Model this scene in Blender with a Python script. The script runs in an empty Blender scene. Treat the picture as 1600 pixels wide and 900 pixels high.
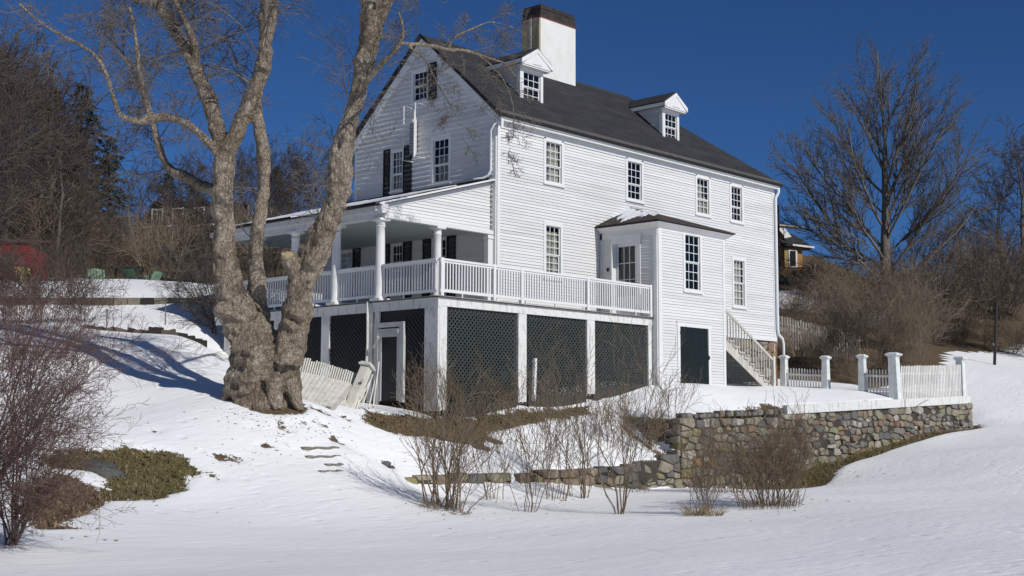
import bpy, math, random
import numpy as np
from mathutils import Vector, Matrix, noise as mnoise
rnd = random.Random(7)
scene = bpy.context.scene
COL = scene.collection
# ------------------------------------------------------------ camera
F_PX, PITCH, YAW, ROLL = 2040., .1031, .7469, .0034
CAM = np.array([-29.957, -28.428, -2.126])
FWD = np.array([math.cos(YAW)*math.cos(PITCH), math.sin(YAW)*math.cos(PITCH), math.sin(PITCH)])
RT0 = np.array([math.sin(YAW), -math.cos(YAW), 0.])
UP0 = np.cross(RT0, FWD)
RT = RT0*math.cos(ROLL)+UP0*math.sin(ROLL)
UPV = -RT0*math.sin(ROLL)+UP0*math.cos(ROLL)
cam_d = bpy.data.cameras.new('camera'); cam_d.sensor_width = 36.; cam_d.lens = 36.*F_PX/1600.
cam_d.clip_end = 3000.; cam_d.clip_start = .1
cam = bpy.data.objects.new('camera', cam_d); COL.objects.link(cam)
cam.matrix_world = Matrix(((RT[0], UPV[0], -FWD[0], CAM[0]), (RT[1], UPV[1], -FWD[1], CAM[1]), (RT[2], UPV[2], -FWD[2], CAM[2]), (0, 0, 0, 1)))
scene.camera = cam
# ------------------------------------------------------------ sky, sun, exposure
SUN_EL = math.radians(35.0)
SUN_TO = np.array([-math.sin(math.radians(3.3)), -math.cos(math.radians(3.3))])   # horizontal direction towards the sun
w = bpy.data.worlds.new('World'); scene.world = w; w.use_nodes = True
nt = w.node_tree; bg = nt.nodes['Background']
sky = nt.nodes.new('ShaderNodeTexSky'); sky.sky_type = 'NISHITA'; sky.sun_disc = False
sky.sun_elevation = SUN_EL; sky.sun_rotation = math.atan2(SUN_TO[0], SUN_TO[1])
sky.altitude = 800.; sky.air_density = .75; sky.dust_density = .25; sky.ozone_density = 5.0
mul = nt.nodes.new('ShaderNodeMix'); mul.data_type = 'RGBA'; mul.blend_type = 'MULTIPLY'; mul.inputs['Factor'].default_value = 1.
mul.inputs['B'].default_value = (.33, .55, .79, 1)      # deep, polarised-looking winter blue
nt.links.new(sky.outputs[0], mul.inputs['A']); nt.links.new(mul.outputs['Result'], bg.inputs[0]); bg.inputs[1].default_value = .070
sd = bpy.data.lights.new('sun', 'SUN'); sd.energy = 3.4; sd.angle = math.radians(.5); sd.color = (1., .965, .91)
sun = bpy.data.objects.new('sun', sd); COL.objects.link(sun)
to = Vector((SUN_TO[0]*math.cos(SUN_EL), SUN_TO[1]*math.cos(SUN_EL), math.sin(SUN_EL)))
sun.rotation_euler = to.to_track_quat('Z', 'Y').to_euler()
scene.view_settings.view_transform = 'Standard'; scene.view_settings.look = 'None'
scene.view_settings.exposure = .09; scene.view_settings.gamma = 1.

def at(px, py, d):
    """world point seen at a survey pixel of the photograph, d metres along the view axis"""
    return CAM + (FWD + RT*(px-800)/F_PX - UPV*(py-450)/F_PX)*d

# ------------------------------------------------------------ materials
MATS = {}
def mat(name, col, rough=.8, col2=None, scale=3., bump=0., bscale=None, spec=.3, detail=5., stretch=None, w2=.5, metal=0.):
    if name in MATS: return MATS[name]
    m = bpy.data.materials.new(name); m.use_nodes = True; n = m.node_tree; b = n.nodes['Principled BSDF']
    b.inputs['Roughness'].default_value = rough; b.inputs['Specular IOR Level'].default_value = spec
    b.inputs['Metallic'].default_value = metal
    b.inputs['Base Color'].default_value = (*col, 1)
    tc = n.nodes.new('ShaderNodeTexCoord'); src = tc.outputs['Object']
    if stretch:
        mp = n.nodes.new('ShaderNodeMapping'); mp.inputs['Scale'].default_value = stretch
        n.links.new(src, mp.inputs[0]); src = mp.outputs[0]
    if col2:
        nz = n.nodes.new('ShaderNodeTexNoise'); nz.inputs['Scale'].default_value = scale; nz.inputs['Detail'].default_value = detail
        nz.inputs['Roughness'].default_value = .65
        n.links.new(src, nz.inputs[0])
        cr = n.nodes.new('ShaderNodeValToRGB'); e = cr.color_ramp.elements
        e[0].position = w2-.15; e[1].position = w2+.15; e[0].color = (*col, 1); e[1].color = (*col2, 1)
        n.links.new(nz.outputs[0], cr.inputs[0]); n.links.new(cr.outputs[0], b.inputs['Base Color'])
    if bump:
        nb = n.nodes.new('ShaderNodeTexNoise'); nb.inputs['Scale'].default_value = bscale or scale*3; nb.inputs['Detail'].default_value = 6.
        n.links.new(src, nb.inputs[0])
        bp = n.nodes.new('ShaderNodeBump'); bp.inputs['Strength'].default_value = 1.; bp.inputs['Distance'].default_value = bump
        n.links.new(nb.outputs[0], bp.inputs['Height']); n.links.new(bp.outputs[0], b.inputs['Normal'])
    MATS[name] = m; return m
white = mat('white_paint', (.70, .70, .695), .55, (.66, .665, .655), 2., .002, 30.)
white_clap = mat('white_clapboard_paint', (.67, .67, .665), .6, (.565, .565, .55), .7, .003, 14., stretch=(.4, .4, 3.), w2=.62)
def per_object(m, lo=.90):
    n = m.node_tree; b = n.nodes['Principled BSDF']; src = b.inputs['Base Color'].links[0].from_socket
    oi = n.nodes.new('ShaderNodeObjectInfo'); mr = n.nodes.new('ShaderNodeMapRange'); mr.inputs['To Min'].default_value = lo; mr.inputs['To Max'].default_value = 1.03
    n.links.new(oi.outputs['Random'], mr.inputs['Value']); mx = n.nodes.new('ShaderNodeVectorMath'); mx.operation = 'SCALE'; n.links.new(src, mx.inputs[0]); n.links.new(mr.outputs[0], mx.inputs['Scale']); n.links.new(mx.outputs[0], b.inputs['Base Color'])
per_object(white_clap, .90)
white_old = mat('flaking_white_paint', (.66, .66, .64), .7, (.30, .27, .23), 7., .004, 20., stretch=(1., 1., .35), w2=.66)
grey_wood = mat('weathered_wood', (.40, .37, .33), .85, (.55, .53, .49), 6., .004, 30., stretch=(1, 1, .3))
old_white_wood = mat('weathered_white_wood', (.63, .62, .56), .8, (.42, .41, .37), 5., .003, 25., stretch=(1, 1, .4), w2=.6)
roof_m = mat('asphalt_shingle', (.042, .042, .045), .93, (.026, .026, .029), 1.6, .012, 9., stretch=(.5, 1.5, 1.5))
roof_edge = mat('roof_edge_course', (.105, .10, .095), .9, (.075, .07, .067), 4.)
dark_edge = mat('drip_edge_black', (.015, .013, .012), .6)
per_object(roof_m, .88)
brownroof = mat('brown_shingle', (.060, .045, .042), .9, (.04, .032, .03), 3., .01, 14.)
shutter_m = mat('black_shutter', (.012, .012, .014), .5)
darkdoor = mat('dark_green_door_paint', (.005, .009, .009), .45, (.008, .013, .012), 4.)
green_lat = mat('dark_green_lattice_paint', (.030, .036, .034), .6, (.044, .051, .048), 6.)
skirt_m = mat('dark_skirt_board', (.035, .035, .033), .8, (.06, .058, .05), 5.)
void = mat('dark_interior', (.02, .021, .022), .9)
curtain_m = mat('white_curtain', (.62, .60, .54), .9, (.45, .43, .38), 8., .01, 12., stretch=(4, 4, .4))
pipe_m = mat('painted_downspout', (.70, .72, .74), .4)
porchceil = mat('pale_blue_porch_ceiling', (.36, .42, .43), .7)
chim_w = mat('whitewashed_brick', (.70, .70, .68), .7, (.64, .63, .59), 2., .008, 16.)
chim_s = mat('stained_brick', (.30, .24, .13), .85, (.46, .38, .24), 3.5, .01, 14., stretch=(1, 2., .35))
chim_c = mat('sooty_brick', (.022, .019, .018), .9, (.05, .042, .038), 4., .01, 12.)
snow_thin = mat('roof_snow', (.80, .82, .85), .6, (.74, .77, .81), 1., .01, 4.)
def glass_mat():
    m = bpy.data.materials.new('window_glass'); m.use_nodes = True; n = m.node_tree; n.nodes.clear()
    o = n.nodes.new('ShaderNodeOutputMaterial'); mx = n.nodes.new('ShaderNodeMixShader'); tr = n.nodes.new('ShaderNodeBsdfTransparent')
    gl = n.nodes.new('ShaderNodeBsdfGlossy'); fr = n.nodes.new('ShaderNodeFresnel'); gl.inputs['Roughness'].default_value = .04
    tr.inputs[0].default_value = (.80, .84, .83, 1); fr.inputs['IOR'].default_value = 1.6
    n.links.new(fr.outputs[0], mx.inputs[0]); n.links.new(tr.outputs[0], mx.inputs[1]); n.links.new(gl.outputs[0], mx.inputs[2]); n.links.new(mx.outputs[0], o.inputs[0])
    return m
glass = glass_mat()

# ------------------------------------------------------------ builders
ORD = ['first', 'second', 'third', 'fourth', 'fifth', 'sixth', 'seventh', 'eighth', 'ninth', 'tenth', 'eleventh', 'twelfth', 'thirteenth', 'fourteenth', 'fifteenth', 'sixteenth', 'seventeenth', 'eighteenth', 'nineteenth', 'twentieth']+['twenty-'+w_ for w_ in ('first', 'second', 'third', 'fourth', 'fifth', 'sixth', 'seventh', 'eighth', 'ninth')]+['thirtieth', ]+['thirty-'+w_ for w_ in ('first', 'second', 'third', 'fourth', 'fifth', 'sixth', 'seventh', 'eighth', 'ninth')]+['fortieth']+['forty-'+w_ for w_ in ('first', 'second', 'third', 'fourth', 'fifth', 'sixth', 'seventh', 'eighth', 'ninth')]+['fiftieth']+['fifty-'+w_ for w_ in ('first', 'second', 'third', 'fourth', 'fifth', 'sixth', 'seventh', 'eighth', 'ninth')]
def nth(i, xs): return ORD[sorted(xs).index(xs[i])]
def tag(o, label=None, cat=None, group=None, kind=None):
    if label: o['label'] = label
    if cat: o['category'] = cat
    if group: o['group'] = group
    if kind: o['kind'] = kind
    return o
def empty(name, loc, label, cat, group=None):
    o = bpy.data.objects.new(name, None); o.location = tuple(map(float, loc)); COL.objects.link(o); o.empty_display_size = .3
    return tag(o, label, cat, group)
def link(name, me, parent=None, m=None):
    o = bpy.data.objects.new(name, me); COL.objects.link(o)
    if m is not None:
        for x in (m if isinstance(m, (list, tuple)) else [m]): me.materials.append(x)
    if parent is not None:
        o.parent = parent
        p = parent; off = Vector((0, 0, 0))
        while p is not None: off += p.location; p = p.parent
        o.location = -off
    return o
class MB:
    """collects boxes, bars and tubes in world coordinates; build() links them as one mesh"""
    def __init__(s): s.v = []; s.f = []; s.mi = []; s.smooth = False
    def add(s, vs, fs, mi=0):
        b = len(s.v); s.v += [tuple(map(float, p)) for p in vs]; s.f += [tuple(i+b for i in f) for f in fs]; s.mi += [mi]*len(fs); return s
    def hexa(s, c, mi=0):     # 8 corners: bottom ring 0-3, top ring 4-7
        c = [np.array(p, float) for p in c]
        d = np.dot(np.cross(c[1]-c[0], c[3]-c[0]), c[4]-c[0])
        fs = [(0, 3, 2, 1), (4, 5, 6, 7), (0, 1, 5, 4), (1, 2, 6, 5), (2, 3, 7, 6), (3, 0, 4, 7)]
        if d < 0: fs = [f[::-1] for f in fs]
        return s.add(c, fs, mi)
    def box(s, x0, x1, y0, y1, z0, z1, mi=0):
        return s.hexa([(x0, y0, z0), (x1, y0, z0), (x1, y1, z0), (x0, y1, z0), (x0, y0, z1), (x1, y0, z1), (x1, y1, z1), (x0, y1, z1)], mi)
    def bar(s, a, b, w, h, up=(0, 0, 1), mi=0):
        a = np.array(a, float); b = np.array(b, float); d = b-a; d /= np.linalg.norm(d); up = np.array(up, float)
        if abs(d@up) > .98: up = np.array((0, 1., 0)) if abs(d[1]) < .9 else np.array((1., 0, 0))
        r = np.cross(d, up); r /= np.linalg.norm(r); u = np.cross(r, d); r *= w/2; u *= h/2
        return s.hexa([a-r-u, a+r-u, a+r+u, a-r+u, b-r-u, b+r-u, b+r+u, b-r+u], mi)
    def tube(s, pts, rad, n=8, mi=0, cap=True):
        pts = [np.array(p, float) for p in pts]; k = len(pts)
        if not hasattr(rad, '__len__'): rad = [rad]*k
        vs = []; ref = None
        for i in range(k):
            t = pts[min(i+1, k-1)]-pts[max(i-1, 0)]; t = t/(np.linalg.norm(t)+1e-9)
            if ref is None: ref = np.array((1., 0, 0)) if abs(t[0]) < .8 else np.array((0, 1., 0))
            r = ref-t*(ref@t); r /= np.linalg.norm(r)+1e-9; ref = r; u = np.cross(t, r)
            for j in range(n):
                a = 2*math.pi*j/n; vs.append(pts[i]+(r*math.cos(a)+u*math.sin(a))*rad[i])
        fs = [(i*n+j, i*n+(j+1) % n, (i+1)*n+(j+1) % n, (i+1)*n+j) for i in range(k-1) for j in range(n)]
        if cap: fs += [tuple(range(n))[::-1], tuple((k-1)*n+j for j in range(n))]
        return s.add(vs, fs, mi)
    def poly_prism(s, pts, off, mi=0):
        a = [np.array(p, float) for p in pts]; o = np.array(off, float); n = len(a)
        fs = [tuple(range(n))[::-1], tuple(range(n, 2*n))]+[(i, (i+1) % n, (i+1) % n+n, i+n) for i in range(n)]
        nrm = np.cross(a[1]-a[0], a[2]-a[0])
        if nrm@o < 0: fs = [f[::-1] for f in fs]
        return s.add(a+[p+o for p in a], fs, mi)
    def mesh(s, name, mats=None):
        me = bpy.data.meshes.new(name); me.from_pydata(s.v, [], s.f)
        if mats is not None:
            for x in (mats if isinstance(mats, (list, tuple)) else [mats]): me.materials.append(x)
            if len(me.materials) > 1: me.polygons.foreach_set('material_index', s.mi)
        if s.smooth: me.polygons.foreach_set('use_smooth', [True]*len(me.polygons))
        me.update(); return me
    def build(s, name, m, parent=None): return link(name, s.mesh(name, m), parent)
class Frame:
    def __init__(s, O, a, n): s.O = np.array(O, float); s.a = np.array(a, float); s.n = np.array(n, float)
    def P(s, u, z, o): return s.O+s.a*u+s.n*o+np.array((0, 0, z))
    def box(s, mb, u0, u1, z0, z1, o0, o1, mi=0):
        P = s.P; return mb.hexa([P(u0, z0, o0), P(u1, z0, o0), P(u1, z0, o1), P(u0, z0, o1), P(u0, z1, o0), P(u1, z1, o0), P(u1, z1, o1), P(u0, z1, o1)], mi)
def clap_rows(fr, z0, z1, bounds, holes, parent, exp=.1, name='clapboard', back=True, mt=None, lip=.036):
    """one object per course of clapboards; bounds(z) -> (u0, u1); holes = rectangles (u0, u1, z0, z1)"""
    n = int(round((z1-z0)/exp))
    for i in range(n):
        za = z0+i*exp; zb = za+exp; u0, u1 = bounds(za+exp*.5)
        if u1-u0 < .05: continue
        cuts = sorted((h[0], h[1]) for h in holes if h[2] < zb-.02 and h[3] > za+.02)
        segs = []; c = u0
        for h in cuts:
            if h[0] > c: segs.append((c, min(h[0], u1)))
            c = max(c, h[1])
        if c < u1: segs.append((c, u1))
        cutup = []
        for a, b in segs:          # boards of ordinary length, butted end to end
            while b-a > 5.6: t = a+rnd.uniform(2.8, 5.); cutup.append((a, t-.004)); a = t
            cutup.append((a, b))
        segs = cutup
        wob = rnd.uniform(-.003, .003)
        for a, b in segs:
            if b-a < .01: continue
            mb = MB(); P = fr.P; ol = lip+wob+rnd.uniform(-.0025, .0025); oh = .012
            v = [P(a, za, 0), P(a, za, ol), P(b, za, ol), P(b, za, 0), P(a, zb+.004, 0), P(a, zb+.004, oh), P(b, zb+.004, oh), P(b, zb+.004, 0)]
            mb.hexa([v[0], v[3], v[2], v[1], v[4], v[7], v[6], v[5]]); CLAPS.append((b-a, mb))
CLAPS = []
def window(parent, fr, u0, u1, z0, z1, cols=3, rt=3, rb=2, curtain=None, cas=.115, label=None, sillout=.07, recess=.55, cap=False):
    mb = MB()
    fr.box(mb, u0, u0+cas, z0, z1, -.05, .05); fr.box(mb, u1-cas, u1, z0, z1, -.05, .05)
    fr.box(mb, u0+cas, u1-cas, z1-cas, z1, -.05, .048); fr.box(mb, u0+cas, u1-cas, z0, z0+.08, -.05, .047)
    fr.box(mb, u0-.03, u1+.03, z0-.045, z0, -.02, sillout+.02)
    win = mb.build('window', white, parent)
    if label: win['label'] = label
    a, b, c, d = u0+cas, u1-cas, z0+.08, z1-cas
    rows = rt+rb; split = c+(d-c)*rb/rows
    sb = MB(); st = .035
    for (zz0, zz1, r, o) in ((split, d, rt, -.005), (c, split, rb, -.03)):
        fr.box(sb, a, a+st, zz0, zz1, o-.03, o); fr.box(sb, b-st, b, zz0, zz1, o-.03, o)
        fr.box(sb, a+st, b-st, zz0, zz0+st, o-.03, o); fr.box(sb, a+st, b-st, zz1-st, zz1, o-.03, o)
        for k in range(1, cols):
            u = a+st+(b-a-2*st)*k/cols; fr.box(sb, u-.011, u+.011, zz0+st, zz1-st, o-.025, o-.004)
        for k in range(1, r):
            z = zz0+st+(zz1-zz0-2*st)*k/r; fr.box(sb, a+st, b-st, z-.011, z+.011, o-.024, o-.006)
    sb.build('sash', white, win)
    for (zz0, zz1, r, o) in ((split, d, rt, -.018), (c, split, rb, -.043)):
        pw = (b-a-2*st)/cols; ph = (zz1-zz0-2*st)/r
        for i in range(cols):
            for j in range(r):
                uu = a+st+pw*i; zz = zz0+st+ph*j; p = MB(); t = rnd.uniform(-.003, .003)
                P = fr.P; p.add([P(uu+.005, zz+.005, o+t), P(uu+pw-.005, zz+.005, o+rnd.uniform(-.003, .003)), P(uu+pw-.005, zz+ph-.005, o-t), P(uu+.005, zz+ph-.005, o+rnd.uniform(-.003, .003))], [(0, 1, 2, 3) if np.dot(np.cross(fr.a, (0, 0, 1)), fr.n) > 0 else (3, 2, 1, 0)])
                p.build('pane', glass, win)
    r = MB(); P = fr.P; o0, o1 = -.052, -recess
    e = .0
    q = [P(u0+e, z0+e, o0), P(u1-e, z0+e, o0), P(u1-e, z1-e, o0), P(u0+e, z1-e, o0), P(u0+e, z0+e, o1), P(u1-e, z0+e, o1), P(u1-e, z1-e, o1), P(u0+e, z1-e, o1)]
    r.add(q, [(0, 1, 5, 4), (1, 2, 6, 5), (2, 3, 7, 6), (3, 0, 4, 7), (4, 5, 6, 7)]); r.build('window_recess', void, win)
    if curtain:
        for (ca, cb, cz0, cz1) in curtain:
            cm = MB(); n = 14; vs = []
            for i in range(n+1):
                uu = a+(b-a)*(ca+(cb-ca)*i/n); oo = -.11+.018*math.sin(i*2.1)
                vs += [P(uu, c+(d-c)*cz0, oo), P(uu, c+(d-c)*cz1, oo)]
            cm.add(vs, [(2*i, 2*i+2, 2*i+3, 2*i+1) for i in range(n)]); cm.build('curtain', curtain_m, win)
    return win

# ------------------------------------------------------------ terrain
def tps(pts):
    p = np.array(pts, float); xy = p[:, :2]/20.; n = len(p)
    d = np.linalg.norm(xy[:, None]-xy[None], axis=2); K = np.where(d > 0, d*d*np.log(d+1e-12), 0)+np.eye(n)*2e-3
    A = np.zeros((n+3, n+3)); A[:n, :n] = K; A[:n, n] = 1; A[:n, n+1:] = xy; A[n, :n] = 1; A[n+1:, :n] = xy.T
    s = np.linalg.solve(A, np.r_[p[:, 2], 0, 0, 0])
    def f(x, y):
        q = np.stack([np.ravel(x), np.ravel(y)], 1)/20.; out = np.empty(len(q))
        for i in range(0, len(q), 20000):
            c = q[i:i+20000]; r = np.linalg.norm(c[:, None]-xy[None], axis=2)
            out[i:i+20000] = np.where(r > 0, r*r*np.log(r+1e-12), 0)@s[:n]+s[n]+c@s[n+1:]
        return out.reshape(np.shape(x))
    return f
common = [at(*q) for q in [(0, 900, 14), (400, 900, 14), (800, 900, 14), (1200, 900, 14), (1600, 900, 14), (-200, 900, 13), (1800, 900, 14),
    (300, 790, 25), (0, 850, 17.5), (0, 800, 20.5), (150, 770, 23.8), (300, 700, 28), (200, 640, 31), (100, 600, 33), (405, 634, 31), (480, 634, 31.4), (300, 634, 30.8),
    (500, 720, 29.3), (520, 742, 28.2), (560, 652, 33.3), (560, 700, 30.3), (560, 770, 27.2),
    (250, 600, 33), (120, 570, 34.5), (180, 524, 40), (300, 526, 40), (0, 560, 33), (200, 500, 43), (60, 500, 42), (0, 520, 37), (-150, 560, 30), (-200, 640, 26), (-150, 800, 19), (-300, 470, 50),
    (0, 489, 46.), (100, 489, 46.), (250, 488, 46.), (340, 487, 46.), (0, 464, 47.6), (100, 464, 47.6), (250, 464, 47.6), (340, 464, 47.6), (150, 441, 58), (0, 439, 58), (300, 443, 58), (150, 437, 70),
    (1600, 571, 75), (1520, 561, 74), (1560, 600, 62), (1535, 645, 56.5), (1600, 640, 57), (1600, 700, 41), (1600, 800, 24.5), (1750, 620, 60), (1800, 560, 80),
    (1250, 535, 66), (1350, 500, 84), (1240, 425, 100), (1450, 470, 100), (1600, 455, 105), (1700, 450, 110)]]
common += [(-30, -28.4, -3.8), (-40, -40, -3.8), (-20, -40, -3.8), (-60, -20, -3.6), (0, -60, -3.8), (-40, -10, -3.3), (30, -30, -2.9), (20, -18, -2.95), (50, -20, -1.5), (8, -22, -3.85), (0, -16, -3.9),
    (0, 10, 1.0), (-5, 6, -.9), (-4.7, 3, -1.3), (-7.5, .5, -1.5), (-4.7, .3, -1.62), (-4.7, -1.8, -1.9), (-6.2, -2.6, -2.0), (10, 10, 1.0), (20, 8, .6), (18.5, 0, -.6), (18.5, 4, 0.1)]
# common points must not reach across the walls
cA = [p for p in common]
A_pts = cA+[(-8.6, -5.6, -3.75), (-8.6, -7.5, -3.85), (-4.8, -5.6, -3.8), (-1, -5.6, -3.92), (2, -5.6, -4.03), (5, -5.7, -4.1), (7.3, -6.5, -4.15), (11.4, -5.6, -3.35), (9.4, -6.5, -3.5), (16, -5.6, -2.8), (19, -5.6, -2.4), (23.2, -5.6, -2.25), (24.5, -4, -2.1), (24.5, -1.5, -1.6), (21, -8.5, -2.4), (-3, -10, -3.9), (-11, -8.5, -3.86), (27, -6, -1.75), (5, -9, -3.95),
    (0, -3, -3.9), (10, -3, -3.6), (18, -3, -2.2)]
T_pts = cA+[(2.5, -5.3, -2.08), (5.5, -5.3, -1.85), (8.4, -5.3, -1.56), (11.5, -5.3, -1.42), (14, -5.3, -1.30), (16.9, -5.3, -1.22), (22.4, -5.3, -1.05), (16.9, -3.7, -.78), (16.9, -1, -.66), (6, -2.6, -.83), (9.2, -2.6, -.78), (12, -2, -.72), (4.9, -2.35, -.93), (2.5, -3, -1.7), (2.3, -2.25, -1.3), (-1.2, -2.35, -1.65),
    (9, -3.8, -1.05), (5.5, -3.8, -1.25), (13, -3.8, -1.0), (22.4, -2, -.7), (10, 3, -.5), (0, 3, -1.5)]
B_pts = cA+[(-8.6, -5.2, -3.38), (-4.8, -5.2, -3.42), (-1, -5.2, -3.33), (1.5, -5.2, -3.15), (2.3, -4.75, -3.0), (2.3, -3.9, -2.5), (2.3, -3, -1.95), (2.3, -2.5, -1.4), (-1.2, -2.35, -1.65), (-4.3, -2.35, -1.95), (0, -3.8, -2.55), (-5, -3.9, -2.7), (0, 0, -1.5), (-9.6, -5., -3.25), (5, 0, -1.3), (12, 3, -1)]
fA, fT, fB = tps(A_pts), tps(T_pts), tps(B_pts)
def sstep(x, a, b): t = np.clip((x-a)/(b-a), 0, 1); return t*t*(3-2*t)
def height(x, y):
    x = np.asarray(x, float); y = np.asarray(y, float)
    a = fA(x, y); t = fT(x, y); b = fB(x, y)
    wt = sstep(x, 2.42, 2.56); hi = b*(1-wt)+t*wt
    # the low wall ends at x = -8.8; left of it the two levels run together
    wd = .12+np.clip(-8.9-x, 0, 8)*.45
    wy = sstep(y, -5.32-wd*.0, -5.32+wd)
    wr = 1-sstep(x, 23.0, 23.15)*(1-sstep(y, -2.5, 1.))       # right end of the terrace wall
    k = wy*wr
    z = a*(1-k)+hi*k
    # swells in the snow
    z = z+.03*np.sin(x*.9+1.3*np.sin(y*.5))*np.sin(y*.8+.4)
    return z
def ground(px, py, d0=10., d1=140.):
    """first point where the sight line through a survey pixel meets the ground"""
    ds = np.linspace(d0, d1, 1400); dr = at(px, py, 1.)-CAM
    P = CAM[None]+ds[:, None]*dr[None]; g = P[:, 2]-height(P[:, 0], P[:, 1]); i = np.argmax(g < 0)
    if g[i] >= 0: i = len(ds)-1
    return P[i]
def gz(x, y): return float(height(np.array([x]), np.array([y]))[0])
def axis(dense0, dense1, st, lo, hi):
    a = [dense0]; s = st
    while a[-1] > lo: s *= 1.16; a.append(a[-1]-min(s, 6))
    b = [dense1]; s = st
    while b[-1] < hi: s *= 1.16; b.append(b[-1]+min(s, 6))
    return np.array(a[::-1][:-1]+list(np.arange(dense0, dense1, st))+b)
gx = axis(-23., 25., .13, -160, 330); gy = axis(-14., 3., .13, -160, 330)
gx = np.unique(np.round(gx, 4)); gy = np.unique(np.round(gy, 4))
X, Y = np.meshgrid(gx, gy, indexing='ij')
Z = np.empty_like(X)
for i in range(0, len(gx), 40): Z[i:i+40] = height(X[i:i+40], Y[i:i+40])
far = np.clip((np.hypot(X+5, Y+5)-110)/60, 0, 1)
Z = Z*(1-far)+far*np.clip(Z, -4, 24)
dep0 = (X-CAM[0])*math.cos(YAW)+(Y-CAM[1])*math.sin(YAW); lat0 = (X-CAM[0])*math.sin(YAW)-(Y-CAM[1])*math.cos(YAW)
capz = -2.1+dep0*(.128-.03*sstep(lat0/np.maximum(dep0, 1), .235, .30)); capz = np.where(dep0 > 150, capz-(dep0-150)*.15, capz)     # the hill rounds off
Z = np.where(dep0 > 70, np.minimum(Z, capz+.4*np.sin(X*.2)*np.sin(Y*.23)), Z)
def inpoly(x, y, poly):
    """signed distance to a polygon, positive inside"""
    p = np.array(poly)[:, :2]; n = len(p); ins = np.zeros(x.shape, bool); dmin = np.full(x.shape, 1e9)
    for i in range(n):
        x1, y1 = p[i]; x2, y2 = p[(i+1) % n]
        c = ((y1 > y) != (y2 > y)) & (x < (x2-x1)*(y-y1)/(y2-y1+1e-12)+x1); ins ^= c
        dx, dy = x2-x1, y2-y1; t = np.clip(((x-x1)*dx+(y-y1)*dy)/(dx*dx+dy*dy+1e-12), 0, 1)
        dmin = np.minimum(dmin, np.hypot(x-x1-t*dx, y-y1-t*dy))
    return np.where(ins, dmin, -dmin)
def gp(pts): return [ground(*p)[:2] for p in pts]
patches = [  # bare ground where the snow has melted: (outline, greenness)
    (gp([(60, 712), (100, 698), (165, 700), (235, 698), (290, 712), (312, 735), (285, 765), (245, 778), (175, 780), (150, 762), (172, 750), (140, 735), (80, 730)]), .62),
    (gp([(28, 760), (60, 742), (90, 733), (150, 758), (175, 780), (140, 800), (100, 812), (130, 825), (60, 825), (28, 800)]), .12),
    ([(-8.2, -3.0), (-6.9, -1.9), (-4.8, -2.0), (-2., -2.3), (1.5, -2.3), (1.6, -2.75), (-1.5, -3.1), (-3.6, -3.3), (-4.6, -3.9), (-6.2, -3.6), (-7.4, -3.5)], .35),
    ([(6.8, -5.2), (23.3, -5.2), (24.1, -5.2), (23.4, -5.8), (18, -6.1), (14, -6.35), (9, -7.0), (7.0, -7.6), (4.4, -7.4), (4.2, -6.0)], .55),
    ([(2.3, -5.5), (2.3, -3.3), (2.05, -3.3), (1.9, -5.5)], .1),
    ([(2.4, -5.5), (8.4, -5.5), (8.4, -4.95), (6, -5.0), (2.7, -4.9)], .1),
]
c0 = at(408, 630, 31.5); patches.append(([(c0[0]+.25+.86*math.cos(t), c0[1]-.22+.80*math.sin(t)) for t in np.linspace(0, 6.28, 14)[:-1]], .15))
for q in [(425, 0, .16), (243, 674, .12), (438, 664, .10), (448, 670, .12), (520, 684, .2), (395, 668, .08), (470, 662, .10), (603, 725, .10), (540, 652, .16), (505, 662, .12), (745, 694, .3), (680, 700, .12), (415, 696, .1), (372, 720, .1), (345, 715, .1), (342, 746, .1), (770, 688, .2), (500, 640, .25)]:
    if q[1] == 0: continue
    g = ground(q[0], q[1]); patches.append(([(g[0]+q[2]*math.cos(t)*rnd.uniform(.7, 1.5), g[1]+q[2]*math.sin(t)*rnd.uniform(.7, 1.5)) for t in np.linspace(0, 6.28, 9)[:-1]], .1))
SD = np.full(X.shape, -3.); GR = np.zeros(X.shape)
nearm = (X > -30) & (X < 30) & (Y > -25) & (Y < 12)
for poly, g in patches:
    s = np.full(X.shape, -9.); s[nearm] = inpoly(X[nearm], Y[nearm], poly)
    GR = np.where(s > np.maximum(SD, -.6), g, GR); SD = np.maximum(SD, s)
# woodland floor far behind: leaf litter with snow patches
dep = (X-CAM[0])*math.cos(YAW)+(Y-CAM[1])*math.sin(YAW); lat = (X-CAM[0])*math.sin(YAW)-(Y-CAM[1])*math.cos(YAW)
ang = lat/np.maximum(dep, 1)
farf = np.where(ang < .12, dep-69, np.where(ang < .33, dep-60, dep-80+60*np.clip(.40-ang, 0, .1)))
nz = np.sin(X*.31+2*np.sin(Y*.17))*np.sin(Y*.27+1.7*np.sin(X*.12))
fw = np.where(dep > 45, farf*.25+nz*np.where(ang < .1, .35, .9), -3)
SD = np.maximum(SD, np.clip(fw, -3, 2)); GR = np.where((dep > 50), .12, GR)
sband = (ang > .19) & (ang < .285) & (dep > 82+6*nz*.3) & (dep < 91+nz*1.5); SD = np.where(sband, -1.5, SD)
sb2 = (ang > .20) & (ang < .27) & (dep > 70+nz) & (dep < 72.5+nz*1.2); SD = np.where(sb2, -.4, SD)
# terrain under brush left
bl = np.where((ang < -.3) & (dep > 41) & (dep < 46), -.25+nz*.5, -3); SD = np.maximum(SD, bl)
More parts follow.
